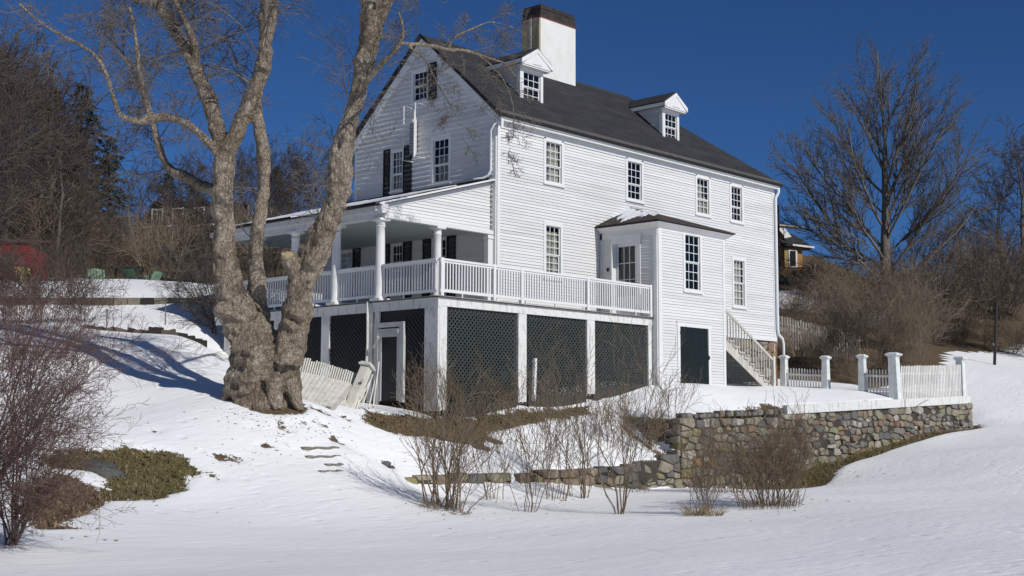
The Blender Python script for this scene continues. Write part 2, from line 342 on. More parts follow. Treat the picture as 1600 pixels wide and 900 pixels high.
# melted snow sits lower than the snow around it; its rim is a small bank
rim = sstep(SD, -.12, .10); Z = Z-np.where(nearm, rim*.07, 0)
V = np.stack([X.ravel(), Y.ravel(), Z.ravel()], 1)
nx, ny = X.shape; idx = np.arange(nx*ny).reshape(nx, ny)
Fq = np.stack([idx[:-1, :-1], idx[1:, :-1], idx[1:, 1:], idx[:-1, 1:]], -1).reshape(-1, 4)
def np_mesh(name, V, Fq, mats=None, smooth=True, tri=False):
    me = bpy.data.meshes.new(name); me.vertices.add(len(V)); me.vertices.foreach_set('co', np.asarray(V, np.float32).ravel())
    k = Fq.shape[1]; me.loops.add(len(Fq)*k); me.loops.foreach_set('vertex_index', np.asarray(Fq, np.int32).ravel())
    me.polygons.add(len(Fq)); me.polygons.foreach_set('loop_start', np.arange(0, len(Fq)*k, k, dtype=np.int32)); me.polygons.foreach_set('loop_total', np.full(len(Fq), k, np.int32))
    me.polygons.foreach_set('use_smooth', np.full(len(Fq), smooth))
    if mats is not None:
        for m in (mats if isinstance(mats, (list, tuple)) else [mats]): me.materials.append(m)
    me.update(calc_edges=True); me.validate(); return me
def ground_mat():
    m = bpy.data.materials.new('snow_and_bare_ground'); m.use_nodes = True; n = m.node_tree; L = n.links.new; b = n.nodes['Principled BSDF']
    def N(t, **k):
        q = n.nodes.new(t)
        for a, v in k.items(): setattr(q, a, v)
        return q
    def noise(sc, det=6, rough=.6, src=None, stretch=None):
        q = N('ShaderNodeTexNoise'); q.inputs['Scale'].default_value = sc; q.inputs['Detail'].default_value = det; q.inputs['Roughness'].default_value = rough
        s_ = tc.outputs['Object']
        if stretch:
            mp = N('ShaderNodeMapping'); mp.inputs['Scale'].default_value = stretch; mp.inputs['Rotation'].default_value = (0, 0, YAW+1.57); L(s_, mp.inputs[0]); s_ = mp.outputs[0]
        L(s_, q.inputs[0]); return q.outputs[0]
    def math_(op, a, b_=None, c=None):
        q = N('ShaderNodeMath', operation=op)
        for i, v in enumerate((a, b_, c)):
            if v is None: continue
            if isinstance(v, (int, float)): q.inputs[i].default_value = v
            else: L(v, q.inputs[i])
        return q.outputs[0]
    def ramp(f, stops):
        q = N('ShaderNodeValToRGB'); e = q.color_ramp.elements
        while len(e) < len(stops): e.new(.5)
        for i, (p, c) in enumerate(stops): e[i].position = p; e[i].color = (*c, 1)
        L(f, q.inputs[0]); return q.outputs[0]
    tc = N('ShaderNodeTexCoord')
    a = N('ShaderNodeAttribute', attribute_name='bare'); g = N('ShaderNodeAttribute', attribute_name='green')
    nn = noise(2.2, 8, .65); n2 = noise(9., 5, .7)
    edge = math_('ADD', a.outputs['Fac'], math_('MULTIPLY_ADD', math_('SUBTRACT', nn, .5), 1.1, math_('MULTIPLY', math_('SUBTRACT', n2, .5), .45)))
    mask = math_('MULTIPLY', math_('ADD', edge, .02), 18.); mask = N('ShaderNodeClamp'); L(math_('MULTIPLY', math_('ADD', edge, .0), 16.), mask.inputs[0]); mask = mask.outputs[0]
    snow = ramp(noise(1.3, 5, .6, stretch=(.35, 1.4, 1)), [(.3, (.81, .82, .83)), (.7, (.87, .875, .88))])
    litter = ramp(noise(14., 7, .8), [(.3, (.035, .024, .016)), (.5, (.115, .078, .048)), (.68, (.24, .17, .11))])
    grass = ramp(noise(10., 7, .75), [(.3, (.035, .04, .010)), (.5, (.11, .105, .030)), (.7, (.20, .17, .075))])
    gm = N('ShaderNodeClamp'); L(math_('ADD', g.outputs['Fac'], math_('MULTIPLY', math_('SUBTRACT', noise(1.5, 5), .5), 1.6)), gm.inputs[0])
    mx = N('ShaderNodeMix', data_type='RGBA'); L(gm.outputs[0], mx.inputs['Factor']); L(litter, mx.inputs['A']); L(grass, mx.inputs['B'])
    m2 = N('ShaderNodeMix', data_type='RGBA'); L(mask, m2.inputs['Factor']); L(snow, m2.inputs['A']); L(mx.outputs['Result'], m2.inputs['B'])
    L(m2.outputs['Result'], b.inputs['Base Color'])
    rg = N('ShaderNodeMix', data_type='FLOAT'); L(mask, rg.inputs['Factor']); rg.inputs['A'].default_value = .62; rg.inputs['B'].default_value = .95; L(rg.outputs['Result'], b.inputs['Roughness'])
    b.inputs['Specular IOR Level'].default_value = .25
    # relief: wind and melt ripples in the snow, rough litter where bare
    h1 = noise(1.6, 6, .55, stretch=(.3, 1.2, 1)); h2 = noise(7., 4, .6, stretch=(.4, 1.1, 1)); h3 = noise(40., 3, .6); h4 = noise(22., 5, .7)
    vor = N('ShaderNodeTexVoronoi'); vor.inputs['Scale'].default_value = 2.6; mpv = N('ShaderNodeMapping'); mpv.inputs['Scale'].default_value = (.6, 1.3, 1); L(tc.outputs['Object'], mpv.inputs[0]); L(mpv.outputs[0], vor.inputs[0])
    dim = math_('MULTIPLY', math_('SMOOTH_MIN', vor.outputs['Distance'], .3, .2), .08)
    vp = N('ShaderNodeTexVoronoi'); vp.inputs['Scale'].default_value = 1.15; vp.inputs['Randomness'].default_value = 1.; mpp = N('ShaderNodeMapping'); mpp.inputs['Scale'].default_value = (1.1, .8, 1); mpp.inputs['Rotation'].default_value = (0, 0, .5); L(tc.outputs['Object'], mpp.inputs[0]); L(mpp.outputs[0], vp.inputs[0])
    pm = N('ShaderNodeMapRange'); pm.interpolation_type = 'SMOOTHSTEP'; pm.inputs['From Min'].default_value = .05; pm.inputs['From Max'].default_value = .17; pm.inputs['To Min'].default_value = -.035; pm.inputs['To Max'].default_value = 0.; L(vp.outputs['Distance'], pm.inputs['Value'])
    dim = math_('ADD', dim, pm.outputs[0])
    hs = math_('ADD', math_('MULTIPLY_ADD', h1, .045, math_('MULTIPLY', h2, .028)), math_('MULTIPLY_ADD', h3, .004, dim))
    hb = math_('MULTIPLY', h4, .09)
    hm = N('ShaderNodeMix', data_type='FLOAT'); L(mask, hm.inputs['Factor']); L(hs, hm.inputs['A']); L(hb, hm.inputs['B'])
    bp = N('ShaderNodeBump'); bp.inputs['Distance'].default_value = 1.; bp.inputs['Strength'].default_value = .55; L(hm.outputs['Result'], bp.inputs['Height']); L(bp.outputs[0], b.inputs['Normal'])
    return m
gmat = ground_mat()
me = np_mesh('snowy_ground', V, Fq, gmat)
for nm, arr in (('bare', SD), ('green', GR)):
    at_ = me.attributes.new(nm, 'FLOAT', 'POINT'); at_.data.foreach_set('value', arr.ravel().astype(np.float32))
tag(link('snowy_ground', me), 'snow-covered lawn and hillside with bare patches', kind='structure')

# ------------------------------------------------------------ house
W, L = 6.95, 16.7
house = empty('house', (0, 0, 0), 'white clapboard house with dark roof, porch and tall chimney', 'house')
FAC = Frame((0, 0, 0), (1, 0, 0), (0, -1, 0)); GAB = Frame((0, 0, 0), (0, 1, 0), (-1, 0, 0))
TWF = Frame((0, -2.48, 0), (1, 0, 0), (0, -1, 0)); TWL = Frame((5.25, 0, 0), (0, 1, 0), (-1, 0, 0)); PEN = Frame((0, .25, 0), (1, 0, 0), (0, -1, 0))
fac_w = [(2.25, 3.28, 5.85, 7.40), (6.70, 7.75, 5.85, 7.40), (11.03, 12.06, 5.85, 7.40), (13.40, 14.38, 5.85, 7.40)]
fac_1 = [(2.25, 3.22, 2.65, 4.55), (13.50, 14.48, 2.45, 4.45)]
gab_w = [(2.05, 3.02, 5.805, 7.455), (4.38, 5.04, 5.805, 7.29), (3.15, 4.02, 8.775, 9.93)]
gab_1 = [(2.20, 2.94, 2.1, 4.0), (4.33, 4.98, 2.1, 4.0), (6.97, 7.75, 2.6, 4.0)]
clap_rows(FAC, 1.35, 7.36, lambda z: (.135, L-.13), fac_w+fac_1+[(5.25, 9.2, -1, 4.7)], house)
tz = 10.96
clap_rows(GAB, 1.35, 10.9, lambda z: (.13 if z < 7.4 else max(.13, (z-7.62)/.906), (W-.13 if z > 5. else 8.6) if z < 7.4 else W-max(.13, (z-7.62)/.906)), gab_w+gab_1, house, exp=.165, lip=.060)
clap_rows(TWF, -.9, 4.6, lambda z: (5.25+.19, 9.22-.13), [(6.68, 7.80, 2.40, 4.50), (6.30, 8.30, -1., 1.30)], house)
clap_rows(TWL, -.9, 4.6, lambda z: (-2.48+.13, -.05), [(-1.80, -.58, 1.42, 4.22)], house)
clap_rows(PEN, 3.98, 5.63, lambda z: (-4.70+max(0, (z-4.12))*4.66/1.47, -.06), [], house)
CLAPS.sort(key=lambda t: -t[0])
for ln_, mb_ in CLAPS[:290]: mb_.build('clapboard', white_clap, house)
mb2_ = MB()
for ln_, mb_ in CLAPS[290:]: mb2_.add(mb_.v, mb_.f)
if mb2_.v: mb2_.build('short_clapboards', white_clap, house)['kind'] = 'stuff'
# lower gable wall of the rear ell is closed by inner walls; inner core keeps daylight out
core = MB()
for (x0, x1, y0, y1, z0, z1) in [(.62, L-.05, .62, W-.1, -1.5, 7.5), (5.9, 8.6, -1.85, -.05, 1.6, 4.6)]: core.box(x0, x1, y0, y1, z0, z1)
core.build('inner_wall', void, house)
bk = MB(); bk.box(L-.06, L-.02, .02, W, -1.5, 7.6); bk.box(.02, L, W-.05, W-.01, -1.5, 7.6); bk.box(9.12, 9.2, -2.46, -.02, -1.2, 4.6); bk.box(.02, 3, 6.96, 8.7, -1.5, 4.6)
bk.build('rear_wall', white, house)
ds = MB()     # sheathing behind the facade courses
for (u0, u1, z0, z1) in [(0.02, 5.25, 1.36, 2.6), (9.2, L, 1.36, 2.4)]: FAC.box(ds, u0, u1, z0, z1, -.04, -.004)
ds.build('sheathing', void, house)
# corner boards, frieze, water table
def one_box(fr_, *q):
    m_ = MB(); fr_.box(m_, *q); m_.build('corner_board', white, house)
for q_ in [(FAC, 0, .135, 1.3, 7.42, -.02, .045), (GAB, .0, .13, 1.3, 7.6, .0, .043), (FAC, L-.13, L, 1.3, 7.42, -.02, .045), (GAB, W-.13, W, 5.0, 7.5, -.02, .043), (TWF, 5.25, 5.44, -.95, 4.6, -.02, .045), (TWL, -2.48, -2.35, -.95, 4.6, 0, .045), (TWF, 9.09, 9.22, -.95, 4.6, -.02, .045), (TWL, -.13, -.045, 1.4, 4.6, 0, .04)]: one_box(*q_)
tr = MB(); tr.box(L, L+.04, -.045, .13, 1.3, 7.5); tr.build('corner_board', white, house)
tr = MB()
fz = MB(); FAC.box(fz, 0, L, 7.36, 7.70, -.02, .05); fz.build('frieze_board', white, house)
wt = MB(); FAC.box(wt, 0, 5.2, 1.24, 1.35, 0, .05); FAC.box(wt, 9.25, L+.03, 1.24, 1.35, 0, .05); wt.build('water_table', white, house)
# rake boards of the gable
rk = MB()
for s in (0, 1):
    ya, yb = (-.30, 3.475) if not s else (7.25, 3.475)
    a = np.array((-.10, ya, 7.58)); b = np.array((-.10, yb, 11.0)); dn = np.array((0, 0, -.30))
    rk.poly_prism([a, b, b+dn, a+dn], (.10, 0, 0))
rk.build('rake_board', white, house)
# roof: hip at the far end
roof = MB(); zr, ze = 11.10, 7.76; R0, R1 = (-.16, 3.475, zr), (11.4, 3.475, zr)
E0, E1 = (-.16, -.32, ze), (L+.22, -.32, ze); G0, G1 = (-.16, 7.27, ze), (L+.22, 7.27, ze)
def slab(mb, pts, t, mi=0): mb.poly_prism(pts, (0, 0, -t), mi)
slab(roof, [E0, E1, R1, R0], .10); slab(roof, [G1, G0, R0, R1], .10); slab(roof, [E1, G1, R1], .10)
rf = roof.build('roof', roof_m, house)
ed = MB()
ed.hexa([(-.16, -.325, ze+.004), (L+.2, -.325, ze+.004), (L+.2, -.16, ze+.152), (-.16, -.16, ze+.152), (-.16, -.33, ze+.02), (L+.2, -.33, ze+.02), (L+.2, -.165, ze+.168), (-.16, -.165, ze+.168)])
ed.build('starter_course', roof_edge, rf)
de = MB(); de.box(-.17, L+.23, -.335, -.31, ze-.11, ze+.004); de.build('drip_edge', dark_edge, rf)
for s in (0, 1):
    d = MB(); ya = -.32 if not s else 7.27
    a = np.array((-.19, ya, ze-.10)); b = np.array((-.19, 3.475, zr-.10)); d.poly_prism([a, b, b+(0, 0, .13), a+(0, 0, .13)], (.028, 0, 0)); d.build('rake_edge', dark_edge, rf)
# shingle courses laid across the visible slope, each course one strip with slightly uneven butts
sl = (zr-ze)/(3.475+.32); nrm = np.array((0, -sl, 1.)); nrm /= np.linalg.norm(nrm)
for k in range(27):
    y0 = -.12+k*.132; y1 = y0+.15
    if y1 > 3.46: break
    z0 = ze+(y0+.32)*sl; z1 = ze+(y1+.32)*sl; xe = L+.2-(y0+.32)*(L+.22-11.4)/(3.795)
    m_ = MB(); x = -.16; i = 0
    while x < xe-.05:
        x2 = min(x+rnd.uniform(.6, 1.3), xe); t = rnd.uniform(.005, .010)
        a = np.array((x, y0+rnd.uniform(-.006, .006), z0)); 
        m_.hexa([a, (x2, a[1], z0), (x2, y1, z1), (x, y1, z1), a+nrm*t, np.array((x2, a[1], z0))+nrm*t, np.array((x2, y1, z1))+nrm*.003, np.array((x, y1, z1))+nrm*.003]); x = x2+.004
    m_.build('shingle_course', roof_m, rf)
# gutter with hangers
gt = MB(); n = 8; vs = []
for xx in (-.05, L+.1):
    for j in range(n+1):
        a = math.pi*j/n; vs.append((xx, -.13-.085*math.cos(a)-.03, 7.65-.10*math.sin(a)))
gt.add(vs, [(j, j+1, n+1+j+1, n+1+j) for j in range(n)]); gt.box(-.06, L+.1, -.25, -.235, 7.55, 7.66)
for k in range(15): gt.box(.5+k*1.13, .52+k*1.13, -.255, -.10, 7.53, 7.56)
gt.build('gutter', white, house)
sf = MB(); sf.box(-.05, L+.1, -.30, .0, 7.645, 7.665); sf.build('soffit', white, house)
# downspouts
dp = MB(); dp.smooth = True
dp.tube([(-.03, -.12, 7.6), (-.13, .0, 7.42), (-.09, .17, 7.25), (-.09, .17, 5.95), (-.12, .25, 5.80), (-.16, .42, 5.72), (-.45, .6, 5.66)], .045, 8)
dp.build('downspout', pipe_m, house)
dp = MB(); dp.smooth = True
dp.tube([(L+.05, -.22, 7.62), (L+.10, -.2, 7.45), (L+.0, -.12, 7.2), (L-.02, -.12, 7.0), (L-.02, -.12, 1.75), (L+.04, -.12, 1.52), (L+.33, -.12, 1.36), (L+.40, -.12, 1.15), (L+.40, -.12, -.7)], .06, 8)
dp.build('downspout', pipe_m, house)
dp = MB(); dp.smooth = True; dp.tube([(-4.82, .62, 1.4), (-4.82, .6, .2), (-4.86, .62, -.9), (-4.9, .7, -1.6)], .035, 8); dp.build('downspout', old_white_wood, house)
el = MB(); el.tube([(-4.85, .30, 0.05), (-4.9, .10, .25), (-4.9, .04, .34)], .05, 8); el.build('pipe_elbow', grey_wood, house)
# windows
cur_full = [(0.22, .95, 0., 1.)]
window(house, FAC, *fac_w[0], 3, 3, 2, [(.30, 1., 0., .97)], label='second floor window with white curtains, nearest the gable')
window(house, FAC, *fac_w[1], 3, 3, 2)
window(house, FAC, *fac_w[2], 3, 3, 2, [(.0, .72, 0., .86), (.72, 1, 0, .5)], label='second floor window filled by a white curtain')
window(house, FAC, *fac_w[3], 3, 3, 2)
window(house, FAC, *fac_1[0], 3, 4, 3, [(.0, .55, 0., .9), (.6, 1., 0, .9)]); window(house, FAC, *fac_1[1], 3, 3, 3, [(.0, 1., 0., .97)], label='first floor window with curtain beside the wooden stair')
window(house, GAB, *gab_w[0], 3, 3, 2, [(.0, .9, 0., .6)]); window(house, GAB, *gab_w[1], 3, 3, 2, [(0, 1, 0, 1)], cas=.06); window(house, GAB, *gab_w[2], 3, 2, 2, cas=.09, label='attic window with its dark shutter swung open')
window(house, GAB, *gab_1[0], 3, 3, 3, cas=.06); window(house, GAB, *gab_1[1], 3, 3, 3, cas=.06); window(house, GAB, *gab_1[2], 2, 3, 3, cas=.06)
window(house, TWF, 6.68, 7.80, 2.40, 4.50, 3, 3, 3)
for (a, b, c, d) in [(5.05, 5.38, 5.70, 7.34), (3.94, 4.37, 5.72, 7.34), (4.99, 5.28, 1.9, 4.02), (3.9, 4.32, 1.9, 4.02), (2.95, 3.34, 1.9, 4.02), (1.78, 2.19, 1.9, 4.02), (6.55, 6.96, 2.3, 4.02), (2.76, 3.14, 8.74, 10.02)]:
    s = MB(); GAB.box(s, a, a+.05, c, d, .045, .085); GAB.box(s, b-.05, b, c, d, .045, .085); GAB.box(s, a+.05, b-.05, c, c+.08, .045, .083); GAB.box(s, a+.05, b-.05, d-.06, d, .045, .083); GAB.box(s, a+.05, b-.05, (c+d)/2-.03, (c+d)/2+.03, .045, .082)
    so = s.build('shutter', shutter_m, house); z = c+.085; sv = MB()
    while z < d-.09:
        P = GAB.P; sv.hexa([P(a+.05, z, .075), P(b-.05, z, .075), P(b-.05, z, .06), P(a+.05, z, .06), P(a+.05, z+.035, .055), P(b-.05, z+.035, .055), P(b-.05, z+.035, .045), P(a+.05, z+.035, .045)]); z += .042
    o = sv.build('louvre_blades', shutter_m, so); o['kind'] = 'stuff'
# wall hooks, vent and open casement between the gable windows
for (y0, z0, z1) in [(4.10, 6.77, 8.66), (3.53, 6.83, 8.70)]:
    h = MB(); h.tube([(-.03, y0-.22, z1-.08), (-.30, y0, z1), (-.32, y0, z0), (-.05, y0-.24, z0-.05)], .022, 6); h.build('bracket_rail', white, house)
v = MB(); GAB.box(v, 3.70, 4.02, 7.0, 8.05, .03, .10); vo = v.build('vent_box', mat('grey_vent', (.22, .23, .24), .7), house)
for k in range(9):
    b_ = MB(); GAB.box(b_, 3.73, 3.99, 7.08+k*.105, 7.13+k*.105, .10, .13); b_.build('vent_blade', mat('grey_vent_blade', (.32, .33, .35), .7), vo)
v = MB(); P = GAB.P; v.hexa([P(3.68, 7.0, .10), P(3.66, 7.0, .10), P(3.50, 6.75, .38), P(3.52, 6.75, .38), P(3.68, 8.1, .10), P(3.66, 8.1, .10), P(3.50, 8.45, .38), P(3.52, 8.45, .38)]); v.build('open_shutter_leaf', white, house)
lb = MB(); GAB.box(lb, 3.82, 3.92, 8.1, 8.2, .03, .14); lb.build('wall_lamp', white, house)
# chimney
ch = MB(); ch.box(5.53, 7.55, 3.02, 3.9, 9.5, 12.95); co = ch.build('chimney', chim_w, house)
c2 = MB(); c2.box(5.50, 5.528, 3.03, 3.93, 9.5, 12.90)
c2.box(5.47, 5.50, 3.03, 3.10, 9.5, 12.90); c2.build('stained_side', chim_s, co)
c3 = MB(); c3.box(5.45, 5.47, 3.42, 3.50, 9.8, 12.95); c3.build('side_batten', grey_wood, co)
rr = MB(); rr.box(5.48, 7.60, 2.99, 3.95, 12.95, 12.98); rr.build('cap_flashing', mat('rusty_flashing', (.20, .035, .03), .7), co)
cc = MB(); cc.hexa([(5.50, 3.0, 12.98), (7.58, 3.0, 12.98), (7.58, 3.93, 12.98), (5.50, 3.93, 12.98), (5.56, 3.03, 13.46), (7.46, 3.03, 13.46), (7.46, 3.9, 13.46), (5.56, 3.9, 13.46)]); cc.build('chimney_cap', chim_c, co)
cb = MB(); cb.box(5.50, 7.52, 3.0, 3.93, 13.30, 13.34); cb.build('cap_band', chim_c, co)
# dormers
for di, (x0, x1) in enumerate(((2.25, 3.39), (10.42, 11.47))):
    yf = 1.05; zb, zt = 8.76, 10.02; xm = (x0+x1)/2; fr = Frame((0, yf, 0), (1, 0, 0), (0, -1, 0))
    dm = MB()
    for xx in (x0, x1-.03):
        yb = (10.25-ze)/sl-.32
        dm.poly_prism([(xx, yf+.02, 8.6), (xx, yb, 10.30), (xx, yf+.02, 10.30)], (.03, 0, 0))
    fr.box(dm, x0, x1, zt-.02, 10.34, -.05, -.01)
    dor = dm.build('dormer', white, house)
    for k in range(13):
        z = 8.72+k*.118; yb = (z-ze)/sl-.32
        if yb <= yf+.1: continue
        c_ = MB(); c_.hexa([(x0, yf+.1, z), (x0-.035, yf+.1, z), (x0-.035, yb, z), (x0, yb, z), (x0, yf+.1, z+.12), (x0-.01, yf+.1, z+.12), (x0-.01, yb+.13, z+.12), (x0, yb+.13, z+.12)]); c_.build('clapboard', white_clap, dor)
    cbd = MB(); cbd.box(x0-.045, x0-.002, yf-.045, yf+.11, 8.62, 10.1); cbd.build('corner_board', white, dor)
    # raking roof with overhang and pediment
    o = .22; ez = 10.22; pk = 10.70; yo = yf-.28
    for s in (-1, 1):
        xe = xm+s*((x1-x0)/2+o); r_ = MB(); yr = (pk-ze)/sl-.32; yee = (ez-ze)/sl-.32
        pts = [(xe, yo, ez), (xm, yo, pk), (xm, yr, pk), (xe, yee, ez)]
        r_.poly_prism(pts, (0, 0, .05)); r_.build('dormer_roof', roof_m, dor)
        f_ = MB(); f_.poly_prism([(xe+s*.01, yo-.03, ez-.17), (xm, yo-.03, pk-.15), (xm, yo-.03, pk-.005), (xe+s*.01, yo-.03, ez-.005)], (0, .06, 0)); f_.build('raking_cornice', white, dor)
        s_ = MB(); s_.poly_prism([(xe, yo+.03, ez-.17), (xe, yo+.03, ez-.005), (xe, (ez-ze)/sl-.34, ez-.005), (xe, (ez-.17-ze)/sl-.34, ez-.17)], (-s*.03, 0, 0)); s_.build('eave_fascia', white, dor)
        so_ = MB(); so_.poly_prism([(xe, yo+.03, ez-.17), (xm+s*(x1-x0)/2, yo+.03, ez-.17), (xm+s*(x1-x0)/2, (ez-.17-ze)/sl-.34, ez-.17), (xe, (ez-.17-ze)/sl-.34, ez-.17)], (0, 0, .02)); so_.build('eave_soffit', white, dor)
    p_ = MB(); p_.poly_prism([(x0-.16, yo-.01, ez-.17), (x1+.16, yo-.01, ez-.17), (xm, yo-.01, pk-.10)], (0, .2, 0)); p_.box(x0-.16, x1+.16, yo+.02, yf-.0, ez-.22, ez-.17); p_.build('pediment', white, dor)
    t_ = MB(); t_.poly_prism([(xm-.24, yo-.035, ez-.10), (xm+.24, yo-.035, ez-.10), (xm, yo-.035, ez+.16)], (0, .022, 0)); t_.build('pediment_panel', white, dor)
    fl = MB()
    fl.poly_prism([(x0-.06, yf-.05, ze+(yf-.05+.32)*sl+.03), (x0-.06, 2.45, ze+(2.45+.32)*sl+.03), (x0-.02, 2.45, ze+(2.45+.32)*sl+.035), (x0-.02, yf-.05, ze+(yf-.05+.32)*sl+.035)], (0, 0, .03)); fl.build('flashing', dark_edge, dor)
    window(house, fr, x0, x1, zb, zt, 3, 2, 2, recess=.5, cas=.13, label=('dormer window nearest the chimney' if di == 0 else 'dormer window farther along the roof'))
# stone foundation at the right of the bump-out
stone_cols = [mat('stone_grey', (.22, .205, .18), .9, (.15, .14, .12), 6., .02, 9.), mat('stone_tan', (.30, .255, .195), .9, (.21, .185, .145), 5., .02, 9.), mat('stone_slate', (.095, .095, .092), .85, (.145, .14, .13), 6., .015, 9.),
    mat('stone_rust', (.19, .115, .08), .9, (.25, .18, .13), 6., .02, 9.), mat('stone_ochre', (.26, .22, .09), .9, (.19, .17, .10), 5., .02, 9.), mat('stone_pale', (.40, .37, .32), .9, (.30, .275, .235), 6., .02, 9.), mat('stone_brown', (.16, .125, .09), .95, (.23, .18, .13), 6., .02, 9.), mat('stone_lichen', (.34, .16, .03), .9, (.25, .22, .16), 4., .02, 9.), mat('stone_olive', (.19, .18, .12), .9, (.25, .24, .17), 6., .02, 9.)]
mortar = mat('dark_joint', (.035, .032, .028), .95, (.07, .06, .05), 8.)
def stone_mesh(fr, u0, u1, z0, z1, dep, r, out=0., mname='stone', rg=.03):
    """a rough block: back ring, proud ring, inset worn face"""
    j = lambda s: r.uniform(-s, s); mb = MB(); P = fr.P; g = .004; w_, h_ = u1-u0, z1-z0; k = min(w_, h_)
    ja = k*.05; b = out+r.uniform(-rg, rg); ins = k*.16
    c = [(u0+g+abs(j(ja)), z0+g+abs(j(ja))), (u1-g-abs(j(ja)), z0+g+abs(j(ja))), (u1-g-abs(j(ja)), z1-g-abs(j(ja))), (u0+g+abs(j(ja)), z1-g-abs(j(ja)))]
    mids = [((c[i][0]+c[(i+1) % 4][0])/2+j(k*.05), (c[i][1]+c[(i+1) % 4][1])/2+j(k*.04)) for i in range(4)]
    ring = [c[0], mids[0], c[1], mids[1], c[2], mids[2], c[3], mids[3]]
    # cut corners irregularly
    cx, cz = (u0+u1)/2, (z0+z1)/2
    ring = [((u-cx)*(1-(r.uniform(0, .13) if i % 2 == 0 else -.02))+cx, (z-cz)*(1-(r.uniform(0, .13) if i % 2 == 0 else -.02))+cz) for i, (u, z) in enumerate(ring)]
    vs = [P(u, z, -dep) for u, z in ring]+[P(u, z, b-.035) for u, z in ring]+[P(cx+(u-cx)*(1-ins/w_*1.2), cz+(z-cz)*(1-ins/h_*1.2), b+j(.015)) for u, z in ring]+[P(cx+j(w_*.1), cz+j(h_*.1), b+.012)]
    fs = [(i, (i+1) % 8, 8+(i+1) % 8, 8+i) for i in range(8)]+[(8+i, 8+(i+1) % 8, 16+(i+1) % 8, 16+i) for i in range(8)]+[(16+i, 16+(i+1) % 8, 24) for i in range(8)]
    d = np.dot(np.cross(fr.a, (0, 0, 1)), fr.n)
    if d < 0: fs = [f[::-1] for f in fs]
    mb.add(vs, fs); return mb
